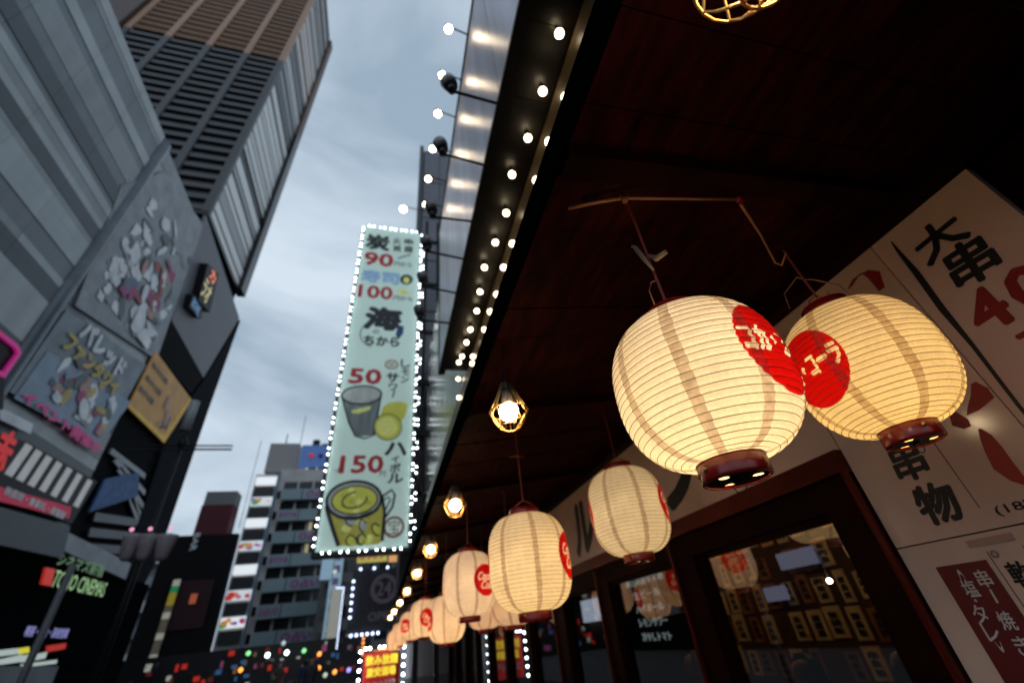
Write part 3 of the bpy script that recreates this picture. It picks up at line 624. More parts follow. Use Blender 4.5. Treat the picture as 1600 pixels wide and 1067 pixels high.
def bline(name, pts, wpx, m, dy=.008, closed=False):
    P_ = [np.array(on_y(*p_, YB)) for p_ in pts]; n = len(P_); vs = []; 
    for i in range(n):
        a = P_[(i + 1) % n if closed else min(i + 1, n - 1)]; b = P_[i - 1 if (closed or i) else 0]; t_ = a - b; t_ = t_ / (np.linalg.norm(t_) + 1e-9); nn = np.array([-t_[2], 0, t_[0]]) * wpx * .019 * .5
        vs += [P_[i] + nn, P_[i] - nn]
    MB().add([(v[0], YB - dy, v[2]) for v in vs], [(2 * i, 2 * i + 1, (2 * i + 3) % (2 * n), (2 * i + 2) % (2 * n)) for i in range(n if closed else n - 1)]).build(name, m, bb)
M_gg = mat('print_glass_grey', (.34, .38, .37), .5, var=.5, scale=2, stretch=(3, 1, .3)); M_gl = mat('print_light_grey', (.50, .54, .52), .5, var=.25, scale=3, emit=(.5, .55, .5), es=.15)
M_le = mat('lemon_yellow', (.42, .50, .08), .5, var=.12, scale=2, emit=(.6, .6, .08), es=.25); M_le2 = mat('lemon_light', (.62, .66, .20), .5, emit=(.7, .75, .2), es=.25); M_am = mat('amber_print', (.50, .47, .08), .5, emit=(.6, .56, .08), es=.15)
bpoly('glass_print', [(536, 620), (596, 612), (586, 680), (554, 682), (545, 660)], M_gg, .002)
bpoly('glass_rim_print', ell(565, 617, 30, 13, -.05), M_gl, .003); bpoly('lemon_slice_print', [(550, 641), (580, 634), (578, 640), (560, 646), (549, 645)], M_le2, .0035); bline('outline_print', ell(565, 617, 31, 14, -.05), 3, M_bi, .004, True)
bline('outline_print', [(535, 622), (545, 660), (555, 681), (570, 685), (584, 680), (590, 650), (595, 620)], 2.5, M_bi, .004)
bpoly('whole_lemon_print', [(594, 650), (598, 636), (608, 629), (625, 627), (638, 632), (633, 650), (626, 660), (600, 665)], M_le, .003)
bpoly('cut_lemon_print', ell(606, 667, 21, 20), M_le, .0045); bpoly('cut_lemon_flesh', ell(605, 667, 16, 15), M_le2, .006); bline('outline_print', ell(606, 667, 21.5, 20.5), 1.6, mat('olive_line', (.08, .1, .03), .5), .007, True)
# beer mug: rim, drink, ice, handle in thick brush lines
bpoly('mug_body_print', [(513, 800), (596, 780), (600, 800), (596, 845), (590, 850), (528, 853), (522, 830)], M_am, .002)
bpoly('mug_top_print', ell(553, 781, 42, 28, -.12), M_gl, .0028); bpoly('drink_top_print', ell(554, 781, 36, 22, -.12), M_le, .0036)
random.seed(3)
for k in range(9):
    a = random.uniform(0, 6.28); r = random.uniform(5, 22); cx, cyy = 554 + r * 1.2 * math.cos(a), 781 + r * .75 * math.sin(a)
    bpoly('ice_print', ell(cx, cyy, random.uniform(4, 7), random.uniform(3, 6), a, 7), random.choice([M_gl, M_le2, M_am]), .0044 + k * .0004)
for k in range(12):
    cx, cyy = random.uniform(528, 592), random.uniform(812, 846)
    bpoly('ice_print', ell(cx, cyy, random.uniform(5, 10), random.uniform(5, 9), random.uniform(0, 3), 8), random.choice([M_gl, M_le, M_le2, M_le]), .003 + k * .0004)
    if k % 2: bline('outline_print', ell(cx, cyy, random.uniform(6, 10), random.uniform(5, 9), random.uniform(0, 3), 12, 0, 4.5), 1.8, M_bi, .0095)
bline('outline_print', ell(553, 781, 43, 29, -.12), 4, M_bi, .010, True); bline('outline_print', ell(554, 781, 36, 22, -.12), 2, M_bi, .010, True)
bline('outline_print', ell(554, 781, 20, 12, -.3, 14, 0, 5), 2, M_bi, .0100)
bline('outline_print', [(510, 790), (513, 803), (520, 826), (529, 853)], 5, M_bi, .010); bline('outline_print', [(597, 775), (601, 800), (597, 845)], 4, M_bi, .010); bline('outline_print', [(511, 796), (530, 808), (560, 808), (590, 796)], 3.5, M_bi, .0105)
bline('outline_print', [(598, 775), (612, 765), (617, 773), (613, 792), (602, 808)], 3, M_bi, .010); bline('outline_print', [(598, 782), (607, 776), (610, 780), (602, 797)], 2, M_bi, .010)
bpoly('blue_fish_print', [(622, 508), (631, 510), (630, 521), (623, 530), (618, 524)], mat('navy_print', (.03, .08, .25), .5), .003)
bline('wave_print', ell(593, 522, 30, 22, 0, 20, 2.0, 3.8), 2.2, M_bg, .005); bpoly('sushi_print', ell(635, 437, 10, 8), M_bi, .003); bpoly('sushi_rice_print', ell(635, 438, 5, 5), M_le2, .0045)
bline('skewer_print', [(622, 404), (634, 400), (642, 398)], 4, M_bg, .005); bpoly('food_print', [(618, 455), (630, 452), (643, 458), (630, 461)], M_le2, .004)
M_led = mat('white_sign_bulb', (.9, .95, 1), .3, emit=(.86, .95, 1), es=28, sample=False)
lm = ball_mesh(M_led, .019, 1)
def led_pair(x, z, vert):
    for s_ in (-.085, .085): put('edge_bulb', lm, bb, (x + (0 if vert else s_), YB - .06, z + (s_ if vert else 0)))
n = 26
for i in range(n):
    z = BZ0 + .2 + (BZ1 - BZ0 - .4) * i / (n - 1); led_pair(BX0 - .05, z, True); led_pair(BX1 + .05, z, True)
for i in range(5): led_pair(BX0 + .25 + (BX1 - BX0 - .5) * i / 4, BZ0 - .05, False); led_pair(BX0 + .25 + (BX1 - BX0 - .5) * i / 4, BZ1 + .05, False)
for k in range(15):     # second string on the side of the case
    put('edge_bulb', lm, bb, (BX1 + .17, YB + .35, BZ0 + .5 + k * .75)); put('edge_bulb', lm, bb, (BX1 + .17, YB + .35, BZ0 + .68 + k * .75))
# support frame and grey building to its right
fr_ = thing('steel_frame', 'black steel frame carrying the drinks billboard from the grey building', 'frame', (.8, 12.4, 3))
for x, yy in ((.86, 12.6), (1.35, 12.6)): MB().box(x - .06, x + .06, yy - .06, yy + .06, 0, 17.2).build('upright', M_black, fr_)
for z in (5.2, 7.1, 8.9, 11.0, 13.4, 15.9): MB().box(.70, 2.2, 12.54, 12.66, z - .06, z + .06).build('crossbar', M_black, fr_)
for z in (7.1, 8.9): MB().box(.45, 2.2, 12.3, 12.5, z - .22, z - .08).build('bracket', M_black, fr_)
gb = thing('grey_building', 'tall narrow grey building behind the right edge of the drinks billboard', 'building', (3, 14, 0))
M_gc = mat('grey_cladding', (.20, .20, .23), .6, var=.1, scale=1)
box('core', .62, 6, 14.1, 24, 0, 25.4, M_concrete, gb)
for r in range(8):
    for c in range(4):
        piece('cladding_panel', .72 + c * .85, .72 + c * .85 + .82, 14.0, 14.08, 1 + r * 3.05, 1 + r * 3.05 + 2.98, M_gc, gb)
box('corner_trim', .44, .66, 13.98, 14.2, 0, 25.75, mat('dark_trim', (.07, .075, .09), .5), gb)
box('sign_strip', 2.25, 2.75, 13.6, 13.7, 6.3, 11, mat('pale_sign', (.4, .43, .47), .4, emit=(.5, .6, .7), es=.12), gb)

# ================================================================== BLOCK ACROSS THE STREET (left), plane X = -14
XB = -14.0
blk = thing('cinema_block', 'large grey cinema block with horizontal cladding bands, posters and signs', 'building', (XB, 20, 0))
box('mass', -34, XB - .25, 0, 34.5, 0, 27.2, mat('dark_core', (.010, .011, .013), .9, spec=.05), blk)
shades = [mat('cladding_grey_%s' % n_, c_, .38, var=.16, scale=.9, stretch=(1, 1.2, .25), coord='Geo') for n_, c_ in [('light', (.35, .385, .395)), ('mid', (.235, .26, .27)), ('slate', (.14, .16, .175)), ('dark', (.045, .056, .07))]]
zb = [7.6]
random.seed(11)
while zb[-1] < 27.2: zb.append(zb[-1] + random.choice([.35, .5, .7, .9]))
joints = [0, 3.2, 6.5, 9.4, 12.0, 14.6, 17.3]
for i in range(len(zb) - 1):
    z0, z1 = zb[i], min(zb[i + 1], 27.4)
    base = 3 if any(abs((z0 + z1) / 2 - q) < .35 for q in (9.2, 12.2, 15.2, 18.8, 21.6)) else random.choice([0, 1, 1, 2, 0])
    for j in range(len(joints) - 1):
        s_ = base if random.random() < .97 else min(3, max(0, base + random.choice([-1, 1])))
        pr = [0, .015, .03, -.0][s_]
        piece('cladding_panel', XB - .25, XB - pr, joints[j] + .005, joints[j + 1] - .005, z0 + .004, z1, shades[s_], blk)
    if z0 > 13 or True:
        base2 = random.choice([0, 1, 1, 2, 3])
        piece('cladding_panel', XB - .25, XB - .12, 18.1, 25.0, z0 + .006, z1, shades[base2], blk)
# rounded dark corner column between the two faces
cp = MB()
for k in range(5):
    zt = 27.3
cp.lathe([(.38, 7.5), (.38, 27.3)], 16, (XB - .2, 17.7, 0)).build('corner_column', mat('blue_grey_glass', (.10, .125, .15), .2, var=.3, scale=1), blk)
for k in range(0): MB().tube([(XB + .2, 17.4, 9 + 3 * k), (XB + .2, 18.1, 10.5 + 3 * k), (XB + .2, 17.4, 12 + 3 * k)], .05, 5).build('brace', M_black, blk)
# smooth grey end panel with slanted edge
def bpl(name, pts, m, x=XB, th=.1, parent=None):
    P_ = [on_x(*p_, x) for p_ in pts]; n = len(P_); vs = [(x, q.y, q.z) for q in P_] + [(x - th, q.y, q.z) for q in P_]
    return MB().add(vs, [tuple(range(n)), tuple(range(n, 2 * n))[::-1]] + [(i, (i + 1) % n, n + (i + 1) % n, n + i) for i in range(n)]).build(name, m, parent or blk)
bpl('end_panel', [(322, 336), (374, 497), (318, 590), (268, 500), (300, 392)], mat('smooth_grey_panel', (.13, .13, .145), .5, var=.06, scale=.3), XB, .15)
bpl('corner_screen', [(376, 500), (326, 640), (247, 871), (165, 1030), (120, 1075), (95, 1075), (200, 870), (255, 700), (300, 620), (320, 592)], mat('black_corner', (.010, .011, .014), .7, spec=.03), XB + .02, .3)
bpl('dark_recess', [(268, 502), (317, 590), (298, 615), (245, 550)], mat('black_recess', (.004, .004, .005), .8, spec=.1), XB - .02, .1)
# posters: plain generic stand-ins of the same size and colours
def poster(label_mat, pts, x, name='poster_panel'):
    return bpl(name, pts, label_mat, x, .08)
def blob_art(par_x, region, cols, n, smin, smax, seed, name='poster_shape', skip=None):
    """flat printed colour patches inside region (y0,y1,z0,z1) on a poster"""
    rnd = random.Random(seed); y0, y1, z0, z1 = region
    for k in range(n):
        m = rnd.choice(cols); cy_, cz_ = rnd.uniform(y0, y1), rnd.uniform(z0, z1); r1, r2 = rnd.uniform(smin, smax), rnd.uniform(smin, smax) * .7; a = rnd.uniform(0, 3)
        vs = []
        for q in range(9):
            t_ = 2 * math.pi * q / 9; rr_ = 1 + rnd.uniform(-.3, .3); u_, v_ = r1 * math.cos(t_) * rr_, r2 * math.sin(t_) * rr_
            vs.append((par_x + .005 + k * .0012, min(max(cy_ + u_ * math.cos(a) - v_ * math.sin(a), y0), y1), min(max(cz_ + u_ * math.sin(a) + v_ * math.cos(a), z0), z1)))
        MB().add(vs, [tuple(range(9))]).build(name, m, blk)
def pm(n_, c, e=0): return mat('print_' + n_, c, .5, var=.2, scale=1.2, emit=c if e else None, es=e)
c_w, c_g, c_dg, c_r, c_m, c_b, c_y, c_s = pm('white', (.72, .74, .76)), pm('grey', (.27, .29, .31)), pm('dark_grey', (.10, .11, .12)), pm('red', (.32, .05, .05)), pm('magenta', (.35, .03, .15)), pm('slate_blue', (.12, .16, .26)), pm('yellow', (.55, .40, .10)), pm('skin_tone', (.45, .25, .2))
poster(c_g, [(258, 268), (318, 352), (245, 562), (118, 478), (190, 290)], XB + .02)
blob_art(XB + .02, (18.8, 24.6, 16.9, 24.8), [c_w, c_w, c_g, c_dg, c_w], 60, .2, .7, 5)
blob_art(XB + .10, (20.6, 23.6, 18.5, 22.4), [c_r, c_w, c_m, c_s, c_r, c_dg], 22, .25, .6, 6)
blob_art(XB + .14, (20.0, 21.2, 17.9, 19.3), [c_b, c_m], 4, .4, .7, 8); blob_art(XB + .14, (22.0, 24.2, 17.0, 18.3), [c_w], 6, .5, .8, 9)
blob_art(XB + .05, (18.6, 20.0, 16.6, 20.5), [c_w, c_w, c_g], 22, .12, .4, 10)
c_lb = pm('sky_blue', (.25, .33, .42))
poster(pm('poster_grey', (.20, .24, .27)), [(104, 484), (228, 570), (160, 690), (15, 612)], XB + .03)
p0, p1 = (18.6, 24.3), (10.4, 15.0)
bpl('poster_picture', [(75, 548), (205, 628), (155, 694), (22, 622)], c_lb, XB + .06, .02)
blob_art(XB + .065, (19.4, 24.0, 11.6, 13.9), [c_w, c_s, c_y, c_m, c_lb, c_w, c_dg], 46, .15, .5, 12)
def blt(body, m, tl, tr, hpx_, bold=.04, name='lettering', x=XB + .12, shear=0):
    a = on_x(*tl, x); b = on_x(*tr, x)
    return lettering(name, body, m, blk, (x, (a.y + b.y) / 2, (a.z + b.z) / 2), UXB, UZ, abs(b.y - a.y), hpx_, bold, 0, shear)
blt('パレッド', c_w, (128, 518), (195, 575), 1.0, .07, x=XB + .10); blt('ファンタジイ', c_y, (98, 540), (188, 600), .85, .07, x=XB + .11)
blt('イベント開催中', pm('hot_pink', (.5, .04, .2), .15), (30, 628), (160, 692), .5, .06)
poster(pm('amber_poster', (.50, .25, .05), .06), [(243, 548), (300, 625), (257, 692), (200, 636)], XB + .04)
bpl('poster_border', [(300, 625), (297, 621), (253, 686), (257, 692)], pm('golden', (.6, .36, .03), .1), XB + .06, .02); bpl('poster_border', [(257, 692), (200, 636), (203, 631), (259, 683)], pm('golden', (.6, .36, .03)), XB + .062, .02)
for k, (a, b) in enumerate([((238, 570), (262, 596)), ((228, 590), (252, 614)), ((218, 606), (240, 628))]): blt('新作公開', c_dg, a, b, .35, .04, x=XB + .06)
blob_art(XB + .06, (28.2, 29.6, 14.3, 16.3), [pm('maroon', (.12, .02, .03)), c_dg, c_s], 10, .2, .5, 15)
# lit signs
E1 = mat('neon_orange', (.1, .03, .02), .4, emit=(1, .25, .1), es=.6); E2 = mat('neon_yellow', (.1, .1, .03), .4, emit=(.9, .8, .4), es=.45); E3 = mat('neon_blue', (.02, .05, .1), .4, emit=(.2, .5, .9), es=.35)
bpl('black_sign_box', [(325, 412), (342, 428), (328, 488), (310, 470)], M_black, XB + .5, .5)
bpl('small_sign_box', [(302, 460), (316, 480), (314, 498), (296, 480)], M_black, XB + .4, .4)
p_ = on_x(333, 432, XB + .51); lettering('lettering', 'カ', E1, blk, (XB + .505, p_.y, p_.z), UXB, UZ, .9, .9, .06)
p_ = on_x(323, 455, XB + .51); lettering('lettering', 'ラオ', E2, blk, (XB + .505, p_.y, p_.z), UXB, UZ, 1.3, 1.5, .06)
p_ = on_x(307, 480, XB + .41); lettering('lettering', 'BOWL', E3, blk, (XB + .405, p_.y, p_.z), UXB, UZ, 1.3, .7, .05)
# storefront strip signs lower down
bpl('black_sign_board', [(-60, 660), (42, 690), (152, 752), (112, 818), (-60, 756)], M_black, XB + .25, .2)
for k in range(7):
    f_ = k / 6; a = Vector((30 + f_ * 100, 718 + f_ * 52)); a = on_x(a.x, a.y, XB + .26); lettering('lettering', '■', pm('sign_white', (.5, .5, .5), .25), blk, (XB + .256, a.y, a.z), UXB, UZ, .42, 1.25, 0, 0, .12)
bpl('red_strip', [(-60, 742), (0, 760), (112, 792), (108, 810), (-4, 782), (-60, 764)], pm('strip_red', (.45, .01, .05), .25), XB + .28, .02)
blt('映画館・食事処・居酒屋', c_w, (5, 772), (104, 800), .28, .05, x=XB + .29)
blt('赤', pm('bright_red', (.6, .02, .02), .4), (-14, 700), (16, 712), 1.5, .06, x=XB + .27)
bpl('white_strip', [(0, 636), (52, 662), (48, 678), (0, 655)], c_w, XB + .12, .05)
bpl('ledge', [(-60, 775), (110, 822), (98, 872), (-60, 838)], mat('slate_ledge', (.07, .08, .09), .5), XB + .35, .6)
bpl('ledge', [(104, 830), (205, 880), (196, 905), (96, 858)], c_g, XB + .3, .5)
box('shopfront_dark', XB - .2, XB + .15, 0, 34.4, 0, 6.4, mat('black_shopfront', (.003, .0035, .004), .8, spec=0), blk)
blue_ = mat('blue_netting', (.03, .09, .24), .6, var=.4, scale=3)
bpl('blue_banner', [(165, 748), (218, 738), (215, 775), (140, 800)], blue_, XB + .2, .1)
for k in range(5): bpl('louvre', [(176 + k * 7, 700 + k * 14), (228, 740 + k * 26), (226, 748 + k * 26), (172 + k * 6, 708 + k * 14)], shades[1], XB - .02, .1)
for k in range(3): bpl('dark_band', [(150 - k * 8, 800 + k * 24), (215, 810 + k * 22), (213, 822 + k * 22), (146 - k * 8, 814 + k * 24)], shades[3], XB + .02, .1)
G1 = mat('neon_green', (.05, .08, .04), .4, emit=(.5, .85, .4), es=.5); G2 = mat('neon_green_dim', (.05, .08, .04), .4, emit=(.35, .7, .35), es=.16)
blt('TOHO CINEMAS', G1, (84, 902), (164, 922), .62, .02, x=XB + .3); blt('シネマズ新宿', G2, (92, 872), (162, 893), .5, .04, x=XB + .3)
bpl('red_sign', [(73, 886), (87, 889), (80, 915), (66, 912)], mat('lit_red', (.2, .01, .01), .4, emit=(.9, .05, .03), es=.35), XB + .3, .1)
LW = mat('lit_white_strip', (.2, .2, .2), .4, emit=(.7, .85, .8), es=.45)
for pts in [[(-40, 1020), (28, 1012), (30, 1021), (-40, 1030)], [(0, 1030), (36, 1022), (36, 1033), (0, 1038)], [(38, 1024), (52, 1020), (50, 1032), (37, 1034)], [(56, 1022), (74, 1018), (71, 1028), (55, 1031)], [(36, 1037), (90, 1030), (88, 1036), (38, 1042)]]: bpl('light_box', pts, LW, XB + .5, .1)
bpl('yellow_lamp', [(33, 1012), (46, 1010), (46, 1019), (33, 1021)], mat('lit_yellow', (.2, .2, .02), .4, emit=(.9, .85, .05), es=.6), XB + .52, .1)
bpl('red_sign', [(76, 1008), (104, 1004), (102, 1013), (76, 1018)], MATS['lit_red'], XB + .5, .1)
blt('喫茶・軽食・深夜営業', mat('lit_violet', (.05, .05, .1), .4, emit=(.4, .4, .9), es=.4), (38, 990), (108, 985), .35, .05, x=XB + .5)
bpl('awning', [(-40, 1040), (92, 1040), (78, 1075), (-40, 1075)], shades[2], XB + 1.2, .8)
bpl('neon_outline', [(-20, 500), (30, 540), (34, 552), (8, 590), (-20, 575), (-20, 570), (6, 582), (28, 552), (25, 544), (-20, 508)], mat('neon_magenta', (.1, .01, .05), .4, emit=(.8, .02, .35), es=.3), XB + .5, .1)
bpl('dark_screen', [(-20, 510), (26, 546), (8, 585), (5, 640), (-20, 640)], M_black, XB + .38, .2)

# ================================================================== HOTEL TOWER
TX, TY, TZ0, TZ1 = -38.0, 64.7, 75.6, 219.0
tw = thing('hotel_tower', 'towering slab with dark louvred front, copper upper part and pale banded side', 'skyscraper', (TX, TY, 0))
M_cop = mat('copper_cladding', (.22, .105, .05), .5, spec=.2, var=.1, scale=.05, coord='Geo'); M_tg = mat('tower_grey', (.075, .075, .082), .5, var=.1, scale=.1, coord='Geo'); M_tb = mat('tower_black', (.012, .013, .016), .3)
box('core', -76, TX - .6, TY + .6, 88.5, 0, TZ1, M_tb, tw)
ribs_ = [-75.6, -66.3, -56.6, -47.3, -38.4]
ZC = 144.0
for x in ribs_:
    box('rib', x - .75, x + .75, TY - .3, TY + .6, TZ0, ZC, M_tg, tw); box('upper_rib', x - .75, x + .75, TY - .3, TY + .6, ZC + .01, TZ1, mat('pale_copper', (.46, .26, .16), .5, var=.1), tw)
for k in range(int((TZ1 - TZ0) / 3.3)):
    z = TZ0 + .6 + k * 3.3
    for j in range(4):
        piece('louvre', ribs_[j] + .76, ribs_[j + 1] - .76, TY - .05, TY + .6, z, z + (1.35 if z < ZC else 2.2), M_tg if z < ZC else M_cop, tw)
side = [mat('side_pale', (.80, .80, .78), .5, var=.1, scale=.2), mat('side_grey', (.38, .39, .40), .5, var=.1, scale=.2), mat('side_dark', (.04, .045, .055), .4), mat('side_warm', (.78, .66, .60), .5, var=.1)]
random.seed(21); z = TZ0 + .3
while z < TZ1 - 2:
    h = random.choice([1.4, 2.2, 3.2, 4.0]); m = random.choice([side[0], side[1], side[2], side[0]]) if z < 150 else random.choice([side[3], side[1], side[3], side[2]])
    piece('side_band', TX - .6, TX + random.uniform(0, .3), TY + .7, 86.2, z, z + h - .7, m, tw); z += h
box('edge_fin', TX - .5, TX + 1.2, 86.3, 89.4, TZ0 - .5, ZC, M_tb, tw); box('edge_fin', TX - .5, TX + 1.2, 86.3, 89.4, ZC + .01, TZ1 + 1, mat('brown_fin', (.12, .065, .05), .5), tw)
box('roof_slab', -76, TX + .3, TY - .2, 88, TZ1 + .01, TZ1 + 1.2, M_tb, tw); box('underside', -76, TX + .3, TY - .2, 88.4, TZ0 - .8, TZ0 - .02, M_tb, tw)
ta = thing('brown_tower', 'smooth brown tower slab left of the louvred hotel tower', 'skyscraper', (-90, 64, 0))
box('brown_slab', -115, -76.8, 63.5, 90, 0, 230, mat('smooth_brown', (.085, .05, .038), .5, var=.1, scale=.05, coord='Geo'), ta)
box('dark_recess', -76.7, -76.05, 65, 90, 60, 215, M_tb, ta)

# ================================================================== FAR BUILDINGS
YO = 60.0
of = thing('office_building', 'grey balcony office block with a stack of lit signboards on its left corner', 'building', (-11, YO, 0))
M_of = mat('office_tile', (.52, .49, .47), .7, var=.12, scale=.8); M_ob = mat('blue_grey_balcony', (.26, .34, .36), .5, var=.1); M_ow = mat('office_window', (.015, .018, .022), .15)
box('body', -13.7, -5.2, YO, YO + 12, 0, 22.4, M_of, of); box('sign_wing', -16.6, -13.75, YO + .3, YO + 12, 0, 21.9, M_of, of)
box('penthouse', -16.0, -12.3, YO + 1, YO + 8, 22.41, 26.4, mat('penthouse_grey', (.34, .32, .31), .7), of)
box('rooftop_sign', -11.9, -8.6, YO + .6, YO + 1, 22.9, 26.0, mat('blue_roof_sign', (.06, .14, .36), .5, emit=(.15, .3, .75), es=.18), of)
MB().tube([(-10.4, YO + 2, 22.4), (-10.4, YO + 2, 27.2)], .5, 10).build('roof_tank', M_black, of); MB().tube([(-9.2, YO + 2, 22.4), (-9.2, YO + 2, 26.6)], .5, 10).build('roof_tank', M_black, of)
put('sign_dot', ball_mesh(mat('lit_red_dot', (.3, .02, .02), .4, emit=(.9, .05, .05), es=.4), .35, 1), of, (-10.5, YO + .3, 24.4)); put('sign_dot', ball_mesh(mat('purple_dot', (.1, .03, .3), .4), .35, 1), of, (-9.3, YO + .3, 24.4))
MB().tube([(-14.6, YO + 3, 26.4), (-14.6, YO + 3, 28.6)], .08, 5).build('mast', M_black, of); MB().tube([(-12.7, YO + 3, 26.4), (-12.7, YO + 3, 31.5)], .04, 4).build('mast', M_black, of)
random.seed(5)
M_mg = mat('magenta_print', (.35, .04, .25), .5)
for f_ in range(8):
    z = 20.6 - f_ * 2.5
    for j in range(4):
        piece('window', -13.0 + j * 1.8, -13.0 + j * 1.8 + 1.55, YO - .03, YO + .05, z - .9, z + .15, M_ow, of)
    piece('small_window', -13.62, -13.2, YO - .03, YO + .05, z - 1.9, z - 1.0, M_ow, of)
    for j, (x0, x1) in enumerate([(-12.9, -10.6), (-10.5, -5.6)]):
        b_ = box('balcony', x0, x1, YO - .9, YO - .02, z - 2.3, z - 1.0, M_ob, of)
        if (f_ + j) % 2: lettering('lettering', random.choice(['クラブ♦', '♦サウナ♦', '○占い○']), M_mg, b_, ((x0 + x1) / 2, YO - .91, z - 1.65), UXF, UZ, (x1 - x0) * .8, .85, .05)
    if f_ in (2, 3): piece('lit_window', -9.3, -8.9, YO - .05, YO - .031, z - .9, z + .1, mat('warm_window', (.4, .35, .2), .5, emit=(.7, .6, .35), es=.4), of)
Wl = [mat('lit_sign_white', (.6, .6, .6), .4, emit=(.85, .9, .95), es=.75), mat('lit_sign_pale', (.6, .6, .6), .4, emit=(.7, .8, .85), es=.62)]
cols_ = [pm('sign_violet', (.3, .15, .5), .4), pm('sign_orange', (.7, .3, .03), .5), pm('sign_red', (.7, .05, .04), .4), pm('sign_green', (.05, .4, .15), .4), pm('sign_pink', (.7, .15, .4), .4), pm('sign_white2', (.7, .7, .7), .4)]
for k in range(7):
    z = 20.85 - k * 2.52
    b_ = box('lit_signboard', -16.35 + k * .0, -13.95, YO - .25, YO + .2, z - .42, z + .55, Wl[k % 2], of)
    if k in (1, 3, 5, 6):
        for q in range(9): 
            x = random.uniform(-16.2, -14.2); r = random.uniform(.1, .3); zz_ = z + random.uniform(-.2, .3)
            MB().add([(x + r * math.cos(t_) * 1.4, YO - .26 - q * .004, min(max(zz_ + r * math.sin(t_), z - .4), z + .53)) for t_ in np.linspace(0, 6.28, 7, endpoint=False)], [tuple(range(7))]).build('sign_print', random.choice(cols_[:5]), b_)
    piece('dark_signboard', -16.3, -14.2, YO - .1, YO + .25, z - 1.85, z - .65, mat('dark_board', (.03, .033, .036), .4), of)
box('blue_column', -13.95, -13.72, YO - .3, YO - .01, 0, 22, mat('blue_column_paint', (.14, .22, .32), .5), of)
dk = thing('dark_arcade_building', 'black building with red upper box and thin vertical coloured sign', 'building', (-20, 52, 0))
s5 = 52 / 60
box('body', -24.0 * s5, -16.9 * s5, 52, 52.8, 0, 1.6 + 13.2 * s5, mat('black_facade', (.008, .007, .008), .6, spec=.15), dk)
box('red_box', -21.6 * s5, -18.2 * s5, 52.1, 54, 1.6 + 13.21 * s5, 1.6 + 16.6 * s5, mat('dark_red_cladding', (.10, .012, .018), .5), dk)
box('grey_cap', -21.5 * s5, -18.2 * s5, 52.1, 54, 1.6 + 16.61 * s5, 1.6 + 18.2 * s5, mat('cap_grey', (.2, .2, .2), .6), dk)
MB().tube([(-17.6 * s5, 54, 14), (-17.6 * s5, 54, 24)], .03, 4).build('mast', M_black, dk)
box('maroon_front', -21.5 * s5, -18.0 * s5, 51.9, 51.99, 1.6 + 4 * s5, 1.6 + 8.5 * s5, mat('maroon_board', (.035, .008, .012), .5), dk)
a0, a1 = on_y(278, 905, 51.8), on_y(222, 1035, 51.8)
cc_ = [pm('chip_white', (.5, .5, .4), .3), pm('chip_green', (.02, .3, .12), .3), pm('chip_yellow', (.4, .3, .03), .3), pm('chip_dim', (.15, .13, .1), .2)]
for k in range(12):
    z = a0.z + (a1.z - a0.z) * k / 12; box('sign_chip', a0.x - .3, a0.x + .25, 51.7, 51.85, z - .55, z, cc_[[0, 1, 2, 2, 3, 0, 3, 3, 0, 3, 3, 0][k]], dk)
p_ = on_y(262, 848, 51.8); lettering('lettering', 'BAR', c_w, dk, (p_.x + 2.3, 51.85, p_.z), (0, 0, -1), UXF, 1.6, .5, .05)
p_ = on_y(302, 935, 51.8); box('red_lamp_box', p_.x - .25, p_.x + .25, 51.7, 51.85, p_.z - .4, p_.z + .4, mat('dim_red_lamp', (.2, .03, .03), .4, emit=(.8, .2, .1), es=.3), dk)
gy = thing('slim_grey_building', 'slim grey building beyond the cinema block with small white balconies', 'building', (-26, 58, 0))
box('body', -29.5, -21.1, 64, 74, 0, 14.6, mat('cool_grey_wall', (.19, .21, .225), .7), gy)
for k in range(5): 
    for j in range(3): box('balcony', -28.8 + j * 2.2, -27.2 + j * 2.2, 63.2, 63.98, 3 + k * 2.4, 4.1 + k * 2.4, c_w if (k + j) % 2 else c_g, gy)
rb = thing('backdrop_building', 'plain mid grey building closing the street between billboard and office block', 'building', (-2, 48, 0))
box('body', -5.6, 3, 48, 60, 0, 9.8, mat('mid_grey_wall', (.17, .17, .165), .7, var=.2), rb)
for k in range(4):
    for j in range(5): piece('window', -5.2 + j * 1.6, -4.1 + j * 1.6, 47.95, 48.05, 2.6 + k * 1.9, 3.6 + k * 1.9, M_ow, rb)
def vsign(name, label, Y, x0, x1, z0, z1, m, cat='sign'):
    o = thing(name, label, cat, ((x0 + x1) / 2, Y, z0)); box('sign_case', x0 - .03, x1 + .03, Y + .02, Y + .25, z0 - .03, z1 + .03, M_black, o); box('sign_face', x0, x1, Y - .02, Y + .018, z0, z1, m, o); return o
M_pb = mat('pale_blue_sign', (.3, .45, .55), .4, emit=(.35, .55, .7), es=.38)
a = on_y(500, 868, 46); b = on_y(512, 1010, 46)
o = vsign('vertical_sign', 'upright pale blue lit sign with magenta marks beside the office block', 46, b.x - .55, b.x + .45, b.z, 1.6 + (a.z - 1.6) * 1.0, M_pb)
for k in range(7): lettering('lettering', random.choice('夜遊酒場楽食') , M_mg, o, (b.x - .05, 45.97, b.z + .8 + k * 1.0), UXF, UZ, .6, .6, .03)
